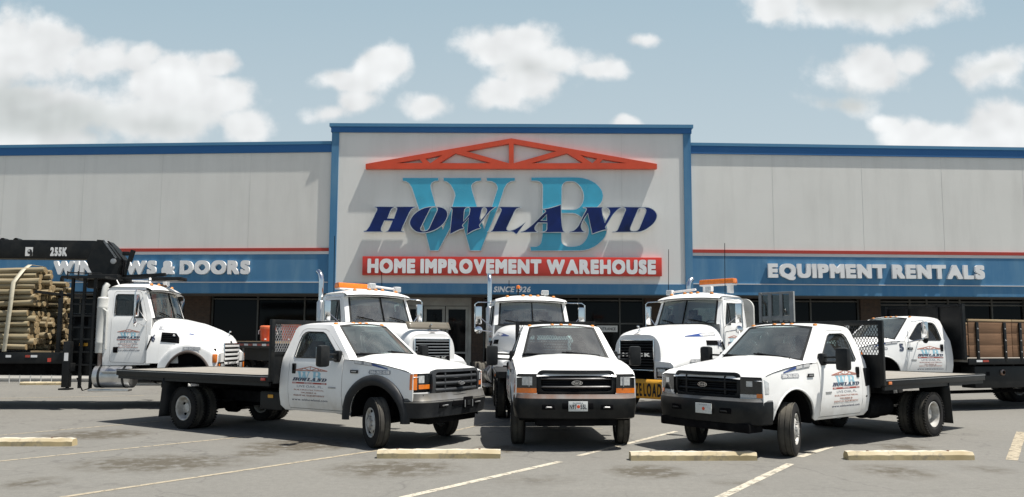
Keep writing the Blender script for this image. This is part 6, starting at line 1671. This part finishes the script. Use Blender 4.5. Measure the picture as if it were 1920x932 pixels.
def cooler(px, label, k=1.0):
    # on the near edge of the trailer deck, along the sight line
    Mi = TMt.inverted(); o = Mi @ Vector((0, 0, EYE)); d = Mi.to_3x3() @ ray(px, 637); t = (-.95-o.y)/d.y; p = o+d*t
    mb = MB(); s = .21*k
    mb.lathe([(0, s*.80), (.02, s*.92), (.30*k, s), (.32*k, s*1.04), (.36*k, s*1.04)], (0, 0, 0), (0, 0, 1), 'orange_pl', 24)
    mb.box((0, -s*.98, .06), (.05, .07, .04), 'white_dec', .01); body = mb.build('water_cooler', sharp=40)
    lid = MB(); lid.lathe([(.362*k, s*1.06), (.42*k, s*1.06), (.445*k, s*.9), (.45*k, 0)], (0, 0, 0), (0, 0, 1), 'cooler_lid', 24); lid.build('lid', body)
    hd = MB(); hd.tube([(-s*1.05, 0, .33*k), (-s*1.25, 0, .30*k), (-s*1.25, 0, .2*k)], .015, 'white_dec', 6); hd.tube([(s*1.05, 0, .33*k), (s*1.25, 0, .30*k), (s*1.25, 0, .2*k)], .015, 'white_dec', 6); hd.build('handle', body)
    w = TMt @ Vector((p.x, -.95, zd2+.002)); body.location = w
    tag(body, label, 'cooler', 'orange coolers on the trailer')
M['cooler_lid'] = simple('pale_orange_lid', (.70, .16, .06), .45, var=.1)
cooler(502, 'orange water cooler on the trailer deck seen clear of the mesh headboard', 1.05)
cooler(546, 'orange water cooler on the trailer deck seen through the mesh headboard', 1.25)
# ------------------------------------------------------------------ yellow banner on the bumper of the right-hand tractor
tr3 = TR3
bn = empty('bumper_banner', tr3.location, 'yellow banner lettered OVERSIZE LOAD tied across a chrome tractor bumper', 'banner', tr3.rotation_euler.z)
mb = MB(); bz0, bz1 = .38, .84
def bf(u, v, d=0.): return Vector((1.085-.045*abs(u/1.08)**3+d+.012*math.sin(5*u+v*9), u, v))
mb.grid(lambda a, b: bf(-1.10+2.2*a, bz0+(bz1-bz0)*b), 30, 4, 'yellow_ban'); o = mb.build('banner_sheet', bn); md = o.modifiers.new('thick', 'SOLIDIFY'); md.thickness = .006; md.offset = -1
mb = MB()
for l in flat_text('OVERSIZE LOAD', .05, -.60, .78, bz0+.05, bz1-.10, gap=.20):
    vs_ = [refine(k, .04) for k in l]; mb.extrude(vs_, lambda u, v, d: bf(u, v, .004+d), 0, .002, 'black_ink', back=False)
mb.build('banner_lettering', bn, flat=True)
mb = MB(); mb.box((1.10, -.18, bz1+.0), (.012, .28, .13), 'red_dec', .004)
mb.build('license_plate', tr3)
# ------------------------------------------------------------------ grey steel frame standing behind that tractor
fy = 25.4; A, B = at(1424, 600, fy+.9), at(1490, 600, fy); zt_f = at(1490, 546, fy).z
SF = empty('steel_frame', ((A.x+B.x)/2, (A.y+B.y)/2, 0), 'tall grey steel frame of square bays standing behind the tractor with the banner', 'frame', math.atan2(B.y-A.y, B.x-A.x))
Lf = (B-A).length; mb = MB()
for x, w in ((-Lf/2+.06, .10), (-Lf/2+.42, .12), (.18, .10), (Lf/2-.08, .16)): mb.box((x, 0, zt_f/2), (w, .12, zt_f-.002), 'steel_grey', .01)
mb.build('frame_post', SF)
mb = MB()
for z, t in ((zt_f-.04, .08), (zt_f-.95, .16), (zt_f-1.8, .12), (.3, .12)):
    mb.box((0, 0, z), (Lf-.25, .10, t), 'steel_grey', .01)
mb.build('frame_rail', SF)
M['mesh_grey'] = glass('dusty_screen_mesh', (.35, .36, .36), .02)
mb = MB(); mb.box((0, .03, zt_f/2), (Lf-.1, .012, zt_f-.2), 'mesh_grey'); mb.build('screen', SF)
# ------------------------------------------------------------------ cart rail by the pavement at far left
CR = empty('rail_fence', (0, 0, 0), 'low pale tubular rail fence under the deck of the log truck', 'fence')
mb = MB(); a, b = at(-60, 681, 28.9), at(118, 681, 28.9)
mb.tube([a, b], .022, 'guard', 6); lowr = [Vector((a.x, a.y, .35)), Vector((b.x, b.y, .35))]; mb.tube(lowr, .016, 'guard', 6); mb.build('rail', CR)
n = 9
for i in range(n+1):
    p = a.lerp(b, i/n); mb = MB(); mb.tube([(p.x, p.y, 0), (p.x, p.y, p.z)], .02, 'guard', 6); mb.build('post', CR)
